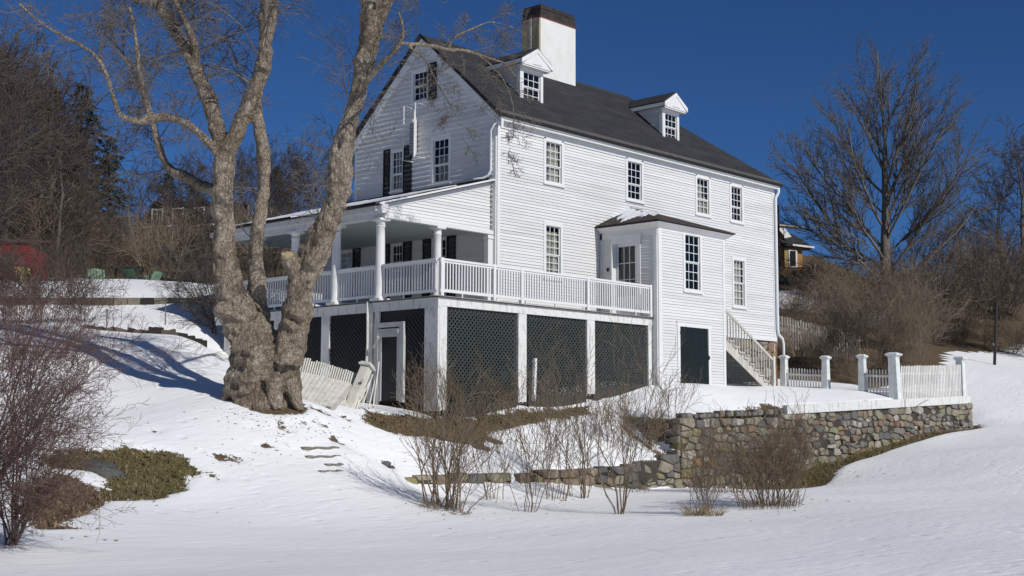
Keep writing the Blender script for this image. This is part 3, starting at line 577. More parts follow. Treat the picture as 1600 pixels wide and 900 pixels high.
def rubble(fr, u0, u1, zbot, ztop, sw, shh, r, dep, out=0.):
    """random rubble: Voronoi cells of an uneven point set in the wall plane, each one a rough block"""
    zmin = min(zbot(u) for u in np.linspace(u0, u1, 20))-.25; zmax = max(ztop(u) for u in np.linspace(u0, u1, 30)); K = sw/shh*1.05
    P_ = []; z = zmin; row = 0
    while z < zmax+shh*.3:
        u = u0+r.uniform(0, .5)*sw; wob_ = r.uniform(0, 6)
        while u < u1:
            s = r.choice((.5, .65, .8, 1., 1., 1.3, 1.55)); uu = u+s*sw*.5; zz = z+r.uniform(-.22, .22)*shh+.05*math.sin(uu*1.3+wob_)
            if s < .9 and r.random() < .4: P_ += [(uu, zz-shh*.27, .55*sw), (uu+r.uniform(-.08, .08), zz+shh*.27, .55*sw)]
            else: P_.append((uu, zz, s*sw*.8))
            u += s*sw
        z += shh*r.uniform(.9, 1.12); row += 1
    P_ = [p for p in P_ if u0+.03 < p[0] < u1-.03 and p[1] < ztop(p[0])-.03 and p[1] > zbot(p[0])-.3]
    res = []; A = np.array(P_)
    for i, (u, z, s) in enumerate(P_):
        w_ = sw*1.1; poly = [(max(u-w_, u0), z-w_/K), (min(u+w_, u1), z-w_/K), (min(u+w_, u1), z+w_/K), (max(u-w_, u0), z+w_/K)]
        d2 = (A[:, 0]-u)**2+((A[:, 1]-z)*K)**2; nb = np.argsort(d2)[1:16]
        cl = [((A[j, 0]-u), (A[j, 1]-z)*K*K, .5*((A[j, 0]-u)*(A[j, 0]+u)+(A[j, 1]-z)*(A[j, 1]+z)*K*K)+.5*(s*s-A[j, 2]**2)*.12) for j in nb]
        zt = ztop(u); cl.append((0., 1., zt+r.uniform(-.03, .05)))
        for a, b_, c in cl:
            new = []
            for k in range(len(poly)):
                p, q = poly[k], poly[(k+1) % len(poly)]; fp, fq = a*p[0]+b_*p[1]-c, a*q[0]+b_*q[1]-c
                if fp <= 0: new.append(p)
                if fp*fq < 0: t = fp/(fp-fq); new.append((p[0]+(q[0]-p[0])*t, p[1]+(q[1]-p[1])*t))
            poly = new
            if len(poly) < 3: break
        if len(poly) < 3: continue
        # drop tiny edges, soften the corners
        q = [poly[0]]
        for p in poly[1:]:
            if math.hypot(p[0]-q[-1][0], p[1]-q[-1][1]) > .04: q.append(p)
        if len(q) < 3: continue
        cx, cz = sum(p[0] for p in q)/len(q), sum(p[1] for p in q)/len(q); ring = []
        for k in range(len(q)):
            p, a_, b2 = q[k], q[k-1], q[(k+1) % len(q)]; f = r.uniform(.03, .10)
            ring += [(p[0]+(a_[0]-p[0])*f, p[1]+(a_[1]-p[1])*f), (p[0]+(b2[0]-p[0])*f, p[1]+(b2[1]-p[1])*f)]
        R_ = max(math.hypot(p[0]-cx, p[1]-cz) for p in ring)+1e-6; g = 1-.020/R_*1.2; n = len(ring); bo = out+r.uniform(-.06, .06)
        sc = lambda k_, j_=0.: [(cx+(p[0]-cx)*k_+r.uniform(-j_, j_), cz+(p[1]-cz)*k_+r.uniform(-j_, j_)) for p in ring]
        ra = sc(g); rb = sc(g*.985); rc = sc(g*r.uniform(.80, .90), .008); tu, tz = r.uniform(-.10, .10), r.uniform(-.10, .10)
        vs = [fr.P(a, b_, -dep) for a, b_ in ra]+[fr.P(a, b_, bo-.07+(a-cx)*tu) for a, b_ in rb]+[fr.P(a, b_, bo+(a-cx)*tu+(b_-cz)*tz+r.uniform(-.012, .012)) for a, b_ in rc]+[fr.P(cx, cz, bo+.012)]
        fs = [(k, (k+1) % n, n+(k+1) % n, n+k) for k in range(n)]+[(n+k, n+(k+1) % n, 2*n+(k+1) % n, 2*n+k) for k in range(n)]+[(2*n+k, 2*n+(k+1) % n, 3*n) for k in range(n)]
        if np.dot(np.cross(fr.a, (0, 0, 1)), fr.n) < 0: fs = [f[::-1] for f in fs]
        mb = MB(); mb.add(vs, fs); ar = .5*abs(sum(ring[k][0]*ring[(k+1) % n][1]-ring[(k+1) % n][0]*ring[k][1] for k in range(n)))
        res.append((ar, mb, cx, cz))
    return res
def stone_wall(parent, fr, u0, u1, zbot, ztop, sw=.42, shh=.26, seed=1, weights=None, dep=.3, special=None, out=0.):
    """rough coursed rubble; zbot(u), ztop(u) give the visible range"""
    r = random.Random(seed); weights = weights or [5, 4, 2, 1.2, 1.4, 2.5, 3, .3, 2]; made = []
    zmin = min(zbot(u) for u in np.linspace(u0, u1, 20))-.25; z = zmin
    zmax = max(ztop(u) for u in np.linspace(u0, u1, 20))
    if True:
        for ar, mb, cx, cz in rubble(fr, u0, u1, zbot, ztop, sw, shh, r, dep, out):
            mi = r.choices(range(len(weights)), weights)[0]
            if special: mi = special(cx, cz, mi, r)
            made.append((ar, mb, mi))
    while False:
        h = shh*r.uniform(.75, 1.3); u = u0+r.uniform(-.1, 0)
        while u < u1-.06:
            wd = sw*r.choice((.45, .6, .8, .9, 1.1, 1.4))*r.uniform(.85, 1.15); ue = min(u+wd, u1)
            if u1-ue < .12: ue = u1
            uc = (max(u, u0)+ue)/2; zt_, zb_ = ztop(uc), zbot(uc)
            a0 = z+.0; a1 = min(z+h*r.uniform(.92, 1.06), zt_)
            if z < zt_-.06 and a1-a0 > .05 and z+h > zb_-.1:
                if ue-u < h*1.3 and h > .2 and r.random() < .38:
                    cells = [(max(u, u0), ue, a0, a0+(a1-a0)*.5), (max(u, u0), ue, a0+(a1-a0)*.5, a1)]
                elif ue-u > .5 and r.random() < .3:
                    q = a0+(a1-a0)*r.uniform(.4, .6); cells = [(max(u, u0), ue, a0, q), (max(u, u0), (u+ue)/2, q, a1), ((u+ue)/2, ue, q, a1)]
                else: cells = [(max(u, u0), ue, a0, a1)]
                wv = .035*math.sin(u*1.9+z*3.)+.02*math.sin(u*4.3+z*9.)
                cells = [(q0, q1, q2+wv, min(q3+wv, zt_+.02)) for q0, q1, q2, q3 in cells]
                for (ca, cb_, cc_, cd) in cells:
                    if cb_-ca < .06 or cd-cc_ < .04: continue
                    mi = r.choices(range(len(weights)), weights)[0]
                    if special: mi = special((ca+cb_)/2, (cc_+cd)/2, mi, r)
                    made.append(((cb_-ca)*(cd-cc_), stone_mesh(fr, ca, cb_, cc_, cd, dep, r, out), mi))
            u = ue
        z += h
    made.sort(key=lambda t: -t[0])
    for ar, mb, mi in made[:290]: mb.build('stone', stone_cols[mi], parent)
    if len(made) > 290:
        q = MB()
        for ar, mb, mi in made[290:]: q.add(mb.v, mb.f, mi)
        o = q.build('small_stones', stone_cols, parent); o['kind'] = 'stuff'
    return len(made)
fnd = MB(); fnd.box(9.3, L-.02, .12, .3, -1.4, 1.24); fo = fnd.build('foundation_core', mortar, house)
ff = Frame((0, .0, 0), (1, 0, 0), (0, -1, 0))
stone_wall(fo, ff, 9.3, L, lambda u: -.9, lambda u: 1.23, .5, .34, 11, [1, 5, .3, 2, 1, 4, 2, .6, 2], .12)
rr_ = MB(); rr_.box(L-.02, L+.1, .0, .35, -1.2, 1.24); rr_.build('foundation_quoin', mat('rust_brown_stone', (.16, .075, .04), .95, (.24, .13, .08), 5., .02, 8.), house)
# ------------------------------------------------------------ porch and deck
PX = -4.66; ZF = 1.42; YB = 8.6
b = MB(); b.box(PX-.08, 0, -2.28, YB, ZF-.045, ZF); b.box(0.0, 5.25, -2.28, -.0, ZF-.045, ZF-.001); b.build('deck_floor', grey_wood, house)
# rim beam under the floor: left side, front
b = MB(); b.box(PX-.06, PX+.08, -2.26, YB, 1.10, ZF-.05); b.build('side_beam', white_old, house)
b = MB(); b.box(PX+.085, 5.24, -2.26, -2.12, 1.13, ZF-.05); b.build('front_beam', white_old, house)
b = MB(); b.box(PX-.10, PX-.02, -2.32, YB, ZF-.044, ZF-.02); b.box(PX-.1, 5.25, -2.33, -2.285, ZF-.044, ZF-.02); b.build('floor_nosing', skirt_m, house)
js = MB()
for k in range(22): js.box(-4.5+k*.45, -4.45+k*.45, -2.1, -.02, 1.15, ZF-.05)
o = js.build('floor_joists', grey_wood, house); o['kind'] = 'stuff'
# support posts
for (x0, x1, zb) in [(PX+.30, PX+.02, -1.78), (-1.39, -1.03, -1.5), (1.82, 2.2, -1.2), (5.02, 5.2, -.95)]:
    b = MB(); b.box(min(x0, x1), max(x0, x1), -2.25, -2.05, zb, 1.128); b.build('support_post', white_old, house)
for (y0, y1, zb) in [(-2.24, -1.70, -1.8), (.22, .42, -1.55), (.52, .74, -1.55), (2.50, 2.88, -1.3), (4.9, 5.25, -1.1), (7.6, 7.95, -.6)]:
    b = MB(); b.box(PX-.05, PX+.018, y0, y1, zb, 1.098); b.build('support_post', white_old, house)
# dark skirt boards and lattice bays of the front
for (x0, x1, za, zb2) in [(PX+.3, -1.39, -1.80, -1.62), (-1.03, 1.82, -1.5, -1.32), (2.2, 5.02, -1.15, -1.0)]:
    b = MB(); P0 = [(x0, -2.2, za-.45), (x1, -2.2, za-.2), (x1, -2.16, za-.2), (x0, -2.16, za-.45), (x0, -2.2, za+.17), (x1, -2.2, za+.34), (x1, -2.16, za+.34), (x0, -2.16, za+.17)]
    b.hexa(P0); b.build('skirt_board', skirt_m, house)
    lt = MB(); pitch = .155; wd = .05; z0, z1 = za+.15, 1.13
    for sgn, yo in ((1, -2.185), (-1, -2.172)):
        c = x0-(z1-z0) if sgn > 0 else x0
        while c < (x1 if sgn > 0 else x1+(z1-z0)):
            # line x = c + sgn*(z-z0)
            pa = [c, z0]; pb = [c+sgn*(z1-z0), z1]
            def clip(p, q):
                (xa, za_), (xb, zb_) = p, q
                if xa > xb: (xa, za_), (xb, zb_) = (xb, zb_), (xa, za_)
                if xb <= x0 or xa >= x1: return None
                if xa < x0: t = (x0-xa)/(xb-xa); xa, za_ = x0, za_+(zb_-za_)*t
                if xb > x1: t = (x1-xa)/(xb-xa); xb, zb_ = x1, za_+(zb_-za_)*t
                return (xa, za_), (xb, zb_)
            r = clip(pa, pb)
            if r and abs(r[1][0]-r[0][0]) > .03: lt.bar((r[0][0], yo, r[0][1]), (r[1][0], yo, r[1][1]), .011, wd, up=(0, 0, 1)) if False else lt.bar((r[0][0], yo, r[0][1]), (r[1][0], yo, r[1][1]), wd, .010, up=(0, 1, 0))
            c += pitch
    o = lt.build('lattice_panel', green_lat, house); o['kind'] = 'stuff'
# side bays: lattice in near black, the deep shade put into its colour
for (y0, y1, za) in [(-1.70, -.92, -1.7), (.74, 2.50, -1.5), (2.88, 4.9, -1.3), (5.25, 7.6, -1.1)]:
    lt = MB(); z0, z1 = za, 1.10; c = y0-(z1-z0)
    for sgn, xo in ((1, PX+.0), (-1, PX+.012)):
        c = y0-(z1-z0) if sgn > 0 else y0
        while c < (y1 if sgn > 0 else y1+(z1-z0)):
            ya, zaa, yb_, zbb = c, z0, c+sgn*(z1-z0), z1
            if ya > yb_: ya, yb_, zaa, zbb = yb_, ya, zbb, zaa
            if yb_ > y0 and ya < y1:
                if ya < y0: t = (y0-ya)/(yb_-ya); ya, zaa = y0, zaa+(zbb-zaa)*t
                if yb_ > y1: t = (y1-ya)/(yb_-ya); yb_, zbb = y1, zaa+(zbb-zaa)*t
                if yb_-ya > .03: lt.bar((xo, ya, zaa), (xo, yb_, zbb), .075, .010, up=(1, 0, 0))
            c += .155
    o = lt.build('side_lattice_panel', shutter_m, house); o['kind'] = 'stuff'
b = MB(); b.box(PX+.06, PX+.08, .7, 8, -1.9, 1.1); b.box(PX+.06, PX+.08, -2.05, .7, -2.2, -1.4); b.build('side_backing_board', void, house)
b = MB(); b.box(-4.7, -4.62, -2.2, .5, -2.3, -1.62); b.box(-4.7, -4.62, .5, 2.4, -2.0, -1.5); b.build('side_sill_log', mat('dark_rotten_sill', (.03, .022, .018), .95, (.06, .045, .03), 6., .02, 12.), house)
# basement wall of stone behind the lattice, dirt floor
b = MB(); b.box(0.02, 5.2, .05, .3, -1.6, 1.2); b.box(-.02, .3, .05, 8.6, -1.8, 1.2); b.build('basement_wall', mat('basement_stone', (.10, .10, .095), .95, (.06, .06, .055), 4., .03, 7.), house)
# things stored under the deck: a slanting ladder-like rack seen through the lattice
# screen door in the side under the porch
b = MB(); y0, y1, zt_ = -.87, .40, .76
for (a, c, d, e) in [(y0, y0+.17, -1.55, zt_), (y1-.17, y1, -1.6, zt_), (y0+.17, y1-.17, zt_-.14, zt_)]: b.box(PX-.09, PX+.0, a, c, d, e)
b.box(PX-.075, PX-.01, -.70, -.58, -1.5, .58); b.box(PX-.075, PX-.01, .10, .23, -1.5, .58); b.box(PX-.074, PX-.01, -.58, .10, .34, .58)
dr = b.build('screen_door_frame', mat('greyed_white_paint', (.50, .50, .49), .75, (.36, .35, .33), 4., .003, 20., stretch=(1, 1, .3), w2=.6), house)
b = MB(); b.box(PX-.03, PX-.02, -.58, .10, -1.5, .34); b.build('screen', shutter_m, dr)
b = MB(); b.box(PX-.10, PX-.075, -.66, -.60, .44, .56); b.build('latch', white, dr)
lt = MB(); lt.box(PX+.0, PX+.02, -.9, .42, .76, 1.1); lt.build('transom_board', shutter_m, house)
# columns
def column(parent, x, y, z0, z1, r=.135, name='column'):
    mb = MB(); mb.box(x-r*1.45, x+r*1.45, y-r*1.45, y+r*1.45, z0, z0+.07); c = mb.build(name, white, parent)
    s = MB(); s.smooth = True; n = 9; H = z1-z0
    prof = [(z0+.07, r*1.25), (z0+.12, r*1.25), (z0+.14, r)]+[(z0+.14+(H-.40)*k/6, r*(1-.14*(k/6)**1.6)) for k in range(1, 7)]+[(z1-.24, r*1.0), (z1-.21, r*1.0), (z1-.20, r*.88), (z1-.12, r*.9), (z1-.07, r*1.2)]
    s.tube([(x, y, z) for z, _ in prof], [q for _, q in prof], 20, cap=False); s.build('shaft', white, c)
    t = MB(); t.box(x-r*1.4, x+r*1.4, y-r*1.4, y+r*1.4, z1-.07, z1); t.build('capital', white, c); return c
for y in (.30, 2.32, 4.33, 6.34, 8.3): column(house, PX+.03, y, ZF, 3.86, .145)
column(house, -2.38, .22, ZF, 3.86, .13)
b = MB(); b.box(-.27, -.05, .10, .28, ZF, 3.86); b.box(-.30, -.03, .07, .30, 3.72, 3.80); b.build('pilaster', white, house)
b = MB(); b.box(PX-.02, -.06, .06, .25, 3.86, 3.98); b.build('end_architrave', white, house)
b = MB(); b.box(PX-.12, PX+.12, .255, YB, 3.86, 4.06); b.build('side_architrave', mat('grimy_shaded_trim', (.60, .60, .59), .7, (.46, .46, .45), 5., w2=.62), house)  # grime and the porch side's shade, both put into this grey
b = MB(); b.box(PX-.20, PX-.08, .02, YB+.1, 4.062, 4.22); b.build('eave_fascia', mat('grimy_shaded_trim', (.62, .62, .6)), house)
b = MB(); b.box(PX-.1, .0, .26, YB, 4.01, 4.03); b.build('porch_ceiling', porchceil, house)
sl2 = (5.66-4.27)/(4.9)
def zr2(x): return 4.27+(x+4.9)*sl2
b = MB(); b.poly_prism([(-4.92, .04, zr2(-4.92)), (0, .04, zr2(0)), (0, YB+.15, zr2(0)), (-4.92, YB+.15, zr2(-4.92))], (0, 0, -.06)); pr = b.build('porch_roof', brownroof, house)
# thin snow lying on the porch roof, with ragged edges
n1, n2 = 46, 60; vs = []; fs = []
for i in range(n1+1):
    for j in range(n2+1):
        x = -4.90+4.8*i/n1; y = .10+8.4*j/n2; e = min(i, n1-i*1.0)/n1; t = .05+.02*mnoise.noise(Vector((x*2, y*2, 0)))
        cut = mnoise.noise(Vector((x*1.1+5, y*.9, 3)))*.5+.18
        up_ = 1 if (i/n1 < .86+.1*cut) else 0
        if y < 1.2 and x > -2.0+cut*1.5: up_ = 0
        if x < -4.6 and y > 2.2+cut and y < 4.2: up_ = 0
        vs.append((x, y, zr2(x)+(t if up_ else -.03)))
for i in range(n1):
    for j in range(n2): a = i*(n2+1)+j; fs.append((a, a+n2+1, a+n2+2, a+1))
b = MB(); b.smooth = True; b.add(vs, fs); b.build('snow_cover', snow_thin, pr)
b = MB()
for (o1, o2, y0_, y1_) in [(.0, -.21, .205, .25), (.03, -.035, .02, .21)]:
    b.poly_prism([(-4.92, y0_, zr2(-4.92)+o1-.01), (-.0, y0_, zr2(0)+o1-.01), (-.0, y0_, zr2(0)+o2), (-4.92, y0_, zr2(-4.92)+o2)], (0, y1_-y0_, 0))
b.build('porch_rake_board', white, house)
b = MB(); b.box(PX-.18, PX+.05, .0, .24, 3.99, 4.26); b.build('cornice_return', white, house)
lf = MB(); lf.box(-.06, -.02, .3, YB, 5.66, 5.72); lf.build('roof_flashing', dark_edge, house)
lc_ = MB(); Pq = [(-.08, .3, 1.5), (-.08, .9, 1.5)]
# railings: part > baluster sub-parts
def railing(p, q, posts, ztop=2.48, zlow=1.52, gap=.115, bw=.038, nm='railing'):
    p = np.array(p, float); q = np.array(q, float); Ln = np.linalg.norm(q-p); d = (q-p)/Ln; nn_ = np.array((-d[1], d[0]))
    def P3(u, z, o=0): e = p+d*u+nn_*o; return (e[0], e[1], z)
    mb = MB(); mb.bar(P3(0, ztop-.03), P3(Ln, ztop-.03), .10, .06); mb.bar(P3(0, ztop-.09), P3(Ln, ztop-.09), .045, .06)
    mb.bar(P3(0, zlow+.05), P3(Ln, zlow+.05), .05, .085)
    rl = mb.build(nm, white, house)
    n = int(Ln/gap); me_ = None
    for k in range(n):
        u = (k+.5)*Ln/n
        if any(abs(u-t) < .09 for t in posts): continue
        b_ = MB(); b_.bar(P3(u, zlow+.09), P3(u, ztop-.12), bw, bw, up=(d[0], d[1], 0)); b_.build('baluster', white, rl)
    for t in posts:
        b_ = MB(); b_.bar(P3(t, ZF), P3(t, ztop+.015), .11, .11, up=(d[0], d[1], 0)); b_.build('newel', white, rl)
    k = .9
    while k < Ln-.3:
        b_ = MB(); b_.bar(P3(k, ZF), P3(k, zlow+.01), .04, .04, up=(d[0], d[1], 0)); b_.build('rail_foot', white, rl); k += 1.35
    return rl
railing((PX, -2.24), (5.2, -2.24), [.07, 2.2, 3.4, 6.5, 9.80])
railing((PX, .14), (PX, -2.14), [])
for (a, c) in ((2.18, .45), (4.19, 2.47), (6.2, 4.48), (8.15, 6.5)): railing((PX, a), (PX, c), [])
# ------------------------------------------------------------ bump-out roof, doors
ap = np.array((7.0, -.02, 5.56)); e = .32
TL0, TLF, TRF, TR0 = (4.93, -.0, 4.62), (4.93, -2.80, 4.62), (9.52, -2.80, 4.62), (9.52, 0, 4.62); ap2 = np.array((7.6, -.02, 5.56))
b = MB()
for pts in ([TL0, TLF, ap], [TLF, TRF, ap2, ap], [TRF, TR0, ap2]):
    b.add([np.array(p)+(0, 0, .05) for p in pts], [tuple(range(len(pts)))]); b.add(pts, [tuple(range(len(pts)))[::-1]])
for p, q in ((TL0, TLF), (TLF, TRF), (TRF, TR0)): b.add([p, q, np.array(q)+(0, 0, .05), np.array(p)+(0, 0, .05)], [(0, 1, 2, 3)])
tr_ = b.build('bump_out_roof', brownroof, house)
b = MB(); b.smooth = True
vs = []; fs = []; N1, N2 = 24, 10
for i in range(N1+1):
    for j in range(N2+1):
        s = i/N1; t = j/N2     # s: along the eave (front to back), t: up the slope
        y = -2.1+2.1*s; x = 4.97+t*(1.0+1.05*s*1.0); z = 4.62+.05+(x-4.93)*(5.56-4.62)/(7.0-4.93); 
        keep = (t > .35+.16*math.sin(s*9)+.12*math.sin(s*23)) and t < .97 and s > .12+.25*t*0
        lim = (y > -2.8*(1-(x-4.93)/2.07)+.02)
        vs.append((x, y, z+(.035 if keep and lim else -.06)))
for i in range(N1):
    for j in range(N2): a = i*(N2+1)+j; fs.append((a, a+1, a+N2+2, a+N2+1))
b.add(vs, fs); b.build('snow_patch', snow_thin, tr_)
b = MB()
b.hexa([(5.20, -2.53, 4.44), (9.27, -2.53, 4.44), (9.27, -.05, 4.44), (5.20, -.05, 4.44), (4.98, -2.75, 4.6), (9.47, -2.75, 4.6), (9.47, -.05, 4.6), (4.98, -.05, 4.6)]); b.build('cove_cornice', white, house)
b = MB(); b.box(5.21, 5.25, -2.5, -.04, 4.22, 4.45); b.box(5.25, 9.22, -2.52, -2.485, 4.36, 4.45); b.build('bump_out_frieze', white, house)
# glazed door on the deck side
b = MB()
for (y0, y1, z0, z1) in [(-1.80, -1.66, ZF, 4.20), (-.72, -.56, ZF, 4.20), (-1.66, -.72, 4.02, 4.20)]: b.box(5.19, 5.26, y0, y1, z0, z1)
b.box(5.155, 5.22, -1.86, -.5, 4.20, 4.30)
b.box(4.98, 5.18, -.74, -.70, ZF, 3.98)
db = b.build('door_casing', white, house)
b = MB(); y0, y1, z0, z1 = -1.66, -.72, ZF+.02, 4.02
for (a, c, d, e_) in [(y0, y0+.11, z0, z1), (y1-.11, y1, z0, z1), (y0+.11, y1-.11, z1-.12, z1), (y0+.11, y1-.11, z0, z0+.75)]: b.box(5.23, 5.27, a, c, d, e_)
ga, gb, gc, gd = y0+.11, y1-.11, z0+.75, z1-.12
for k in (1, 2): yy = ga+(gb-ga)*k/3; b.box(5.235, 5.265, yy-.012, yy+.012, gc, gd)
for k in (1, 2): zz = gc+(gd-gc)*k/3; b.box(5.236, 5.264, ga, gb, zz-.012, zz+.012)
dl = b.build('glazed_door', white, house)
for i in range(3):
    for j in range(3):
        a = ga+(gb-ga)*i/3+.014; c = gc+(gd-gc)*j/3+.014; p_ = MB(); p_.add([(5.25, a, c), (5.251, a+(gb-ga)/3-.028, c), (5.249, a+(gb-ga)/3-.028, c+(gd-gc)/3-.028), (5.25, a, c+(gd-gc)/3-.028)], [(3, 2, 1, 0)]); p_.build('pane', glass, dl)
b = MB(); b.box(5.19, 5.23, -1.60, -1.55, 2.45, 2.62); b.build('door_handle', mat('dark_metal', (.04, .04, .04), .4), dl)
q_ = [(xx_, yy_, zz_) for xx_ in (5.20, 5.9) for yy_, zz_ in ((y0-.02, z0-.02), (y1+.02, z0-.02), (y1+.02, z1+.02), (y0-.02, z1+.02))]; b = MB(); b.add(q_, [(0, 1, 5, 4), (1, 2, 6, 5), (2, 3, 7, 6), (3, 0, 4, 7), (4, 5, 6, 7)]); b.build('door_recess', void, dl)
b = MB(); b.box(5.17, 5.21, -.42, -.36, 3.10, 3.22); b.build('bell_box', shutter_m, house)
# basement door, standing a little open
b = MB()
for (a, c, d, e_) in [(6.30, 6.44, -1.1, 1.17), (8.13, 8.27, -1.1, 1.17), (6.26, 8.32, 1.17, 1.32)]: TWF.box(b, a, c, d, e_, -.02, .055)
TWF.box(b, 6.24, 8.34, 1.32, 1.345, -.02, .08); b.build('basement_door_casing', white, house)
b = MB(); k = 0; xx = 6.45
bd = []
while xx < 8.09:
    x2 = min(xx+.205, 8.10); q = MB(); P = TWF.P; sk = (xx-6.45)*.035; sk2 = (x2-6.45)*.035
    q.hexa([P(xx+.004, -1.05, .0+sk), P(x2-.004, -1.05, .0+sk2), P(x2-.004, -1.05, .03+sk2), P(xx+.004, -1.05, .03+sk), P(xx+.004, 1.16, .0), P(x2-.004, 1.16, .0), P(x2-.004, 1.16, .03), P(xx+.004, 1.16, .03)]); bd.append(q); xx = x2
b = MB(); TWF.box(b, 6.45, 8.1, -1.05, 1.16, -.03, -.004); bdo = b.build('basement_door', darkdoor, house)
for q in bd: q.build('door_board', darkdoor, bdo)
b = MB(); TWF.box(b, 6.42, 6.47, .9, 1.0, .05, .07); TWF.box(b, 6.42, 6.47, -.65, -.55, .05, .07); TWF.box(b, 8.08, 8.16, .1, .22, .05, .09); b.build('hinge', mat('dark_metal', (.04, .04, .04)), bdo)
# ------------------------------------------------------------ outside stair right of the bump-out
st = empty('outdoor_staircase', (11., -1.9, -.7), 'weathered wooden stair with slatted railing climbing beside the white bump-out', 'staircase')
xA, zA, xB, zB = 9.76, 1.06, 12.72, -.72; yF, yK = -2.2, -1.15; nst = 9
b = MB(); b.box(9.25, xA, yF-.02, yK, zA-.04, zA); b.build('landing', grey_wood, st)
for yy in (yF, yK):
    b = MB(); b.poly_prism([(9.26, yy, zA+.02), (xA-.1, yy, zA+.02), (xB+.15, yy, zB-.05), (xB-.15, yy, zB-.25), (9.26, yy, zA-.30)], (0, .045, 0)); b.build('stringer', grey_wood, st)
for k in range(1, nst):
    x = xA+(xB-xA)*(k-.5)/nst; z = zA+(zB-zA)*k/nst
    b = MB(); b.box(x-.04, x+.28, yF-.05, yK+.05, z-.035, z+.01); b.build('tread', grey_wood, st)
    b = MB(); b.box(x-.04, x-.02, yF, yK, z+.012, z+.16); b.build('riser', grey_wood, st)
b = MB(); b.bar((9.50, yF-.03, zA+.98), (xB+.05, yF-.03, zB+1.02), .05, .09); b.build('handrail', grey_wood, st)
b = MB(); b.bar((9.50, yK, zA+.98), (xB+.05, yK, zB+1.02), .05, .09); b.build('handrail', grey_wood, st)
for yy in (yF-.03, yK):
    for k in range(17):
        t = (k+.3)/17; x = 9.55+(xB-9.6)*t; z = zA+.94+(zB-zA+.04)*t; b = MB(); b.bar((x, yy, max(z-1.0, -1)), (x, yy, z), .035, .035); b.build('baluster', grey_wood, st)
    b = MB(); b.box(xB+.05, xB+.17, yy-.06, yy+.06, -1.0, zB+1.12); b.build('newel', old_white_wood, st)
b = MB(); c = 9.28
while c < 12.3:
    zt2 = zA-.32-(c-9.28)*(zA-.32+.85)/(12.45-9.28); b.bar((c, yF+.03, -1.1), (c, yF+.03, zt2), .03, .01, up=(0, 1, 0)); c += .085
z = -1.0
while z < .7:
    x2 = 9.28+(zA-.32-z)/(zA-.32+.85)*(12.45-9.28); b.bar((9.28, yF+.045, z), (x2, yF+.045, z), .01, .03, up=(0, 0, 1)); z += .085
o = b.build('stair_lattice', green_lat, st); o['kind'] = 'stuff'
b = MB(); b.box(9.3, 12.6, -1.0, -.97, -1.2, .6); b.build('stair_back_board', skirt_m, st)
# ------------------------------------------------------------ stone walls
def ip(xs, zs): return lambda u: float(np.interp(u, xs, zs))
wl = empty('terrace_retaining_wall', (12.8, -5.4, -3.), 'long dry stone retaining wall of mixed grey, tan and rust stones below the white picket fence', 'stone wall')
WF = Frame((0, -5.40, 0), (1, 0, 0), (0, -1, 0))
ztop = ip([2.4, 8.3, 8.4, 11.5, 16.9, 22.4, 23.3], [-2.0, -1.86, -1.80, -1.68, -1.45, -1.22, -1.20]); zbot = ip([2.4, 7.3, 9.4, 11.4, 16, 19, 23.2], [-4.05, -4.15, -3.75, -3.4, -2.85, -2.5, -2.3])
def spec(u, z, mi, r):
    if u < 4.5 and -3.7 < z < -2.9 and r.random() < .16: return 7
    if u < 4.6 and r.random() < .45: return r.choice([8, 2, 6, 8])
    return mi
nA = stone_wall(wl, WF, 2.4, 23.25, zbot, ztop, .47, .245, 5, [5, 4, 2.2, 1.3, .9, 2.6, 3, .15, 2], .32, special=spec)
b = MB()
for k in range(20):
    a, c = 2.45+k*1.035, 2.45+(k+1)*1.035; b.hexa([(a, -5.36, -4.4), (c, -5.36, -4.4), (c, -5.2, -4.4), (a, -5.2, -4.4), (a, -5.36, ztop(a)-.05), (c, -5.36, ztop(c)-.05), (c, -5.2, ztop(c)-.05), (a, -5.2, ztop(a)-.05)])
b.build('wall_core', mortar, wl)
EF = Frame((23.25, 0, 0), (0, 1, 0), (1, 0, 0)); stone_wall(wl, EF, -5.4, -3.2, lambda u: -2.4, lambda u: -1.2, .5, .3, 15, None, .3)
for k in range(26):     # loose cap stones along the part with no board
    u = 2.5+k*.225+rnd.uniform(-.05, .05); q = stone_mesh(Frame((0, -5.38+rnd.uniform(-.04, .06), 0), (1, 0, 0), (0, -1, 0)), u, u+rnd.uniform(.16, .32), -1.99+(u-2.4)*.03, -1.86+(u-2.4)*.03+rnd.uniform(0, .09), .28, rnd); q.build('cap_stone', stone_cols[rnd.choice([0, 6, 8, 2, 0])], wl)
# return wall of the terrace (in shade)
rw = empty('terrace_return_wall', (2.4, -4.2, -3.), 'shaded end of the terrace wall running back towards the lattice', 'stone wall')
RF = Frame((2.40, 0, 0), (0, 1, 0), (-1, 0, 0))
stone_wall(rw, RF, -5.36, -2.5, ip([-5.4, -4.75, -3.9, -3, -2.5], [-3.3, -3.05, -2.55, -2.05, -1.9]), ip([-5.4, -2.5], [-1.95, -1.92]), .42, .22, 6, [1.5, .5, 2, .3, .3, .3, 5, .2, 2], .3)
b = MB(); b.box(2.44, 2.60, -5.2, -2.4, -3.6, -2.02); b.build('wall_core', mortar, rw)
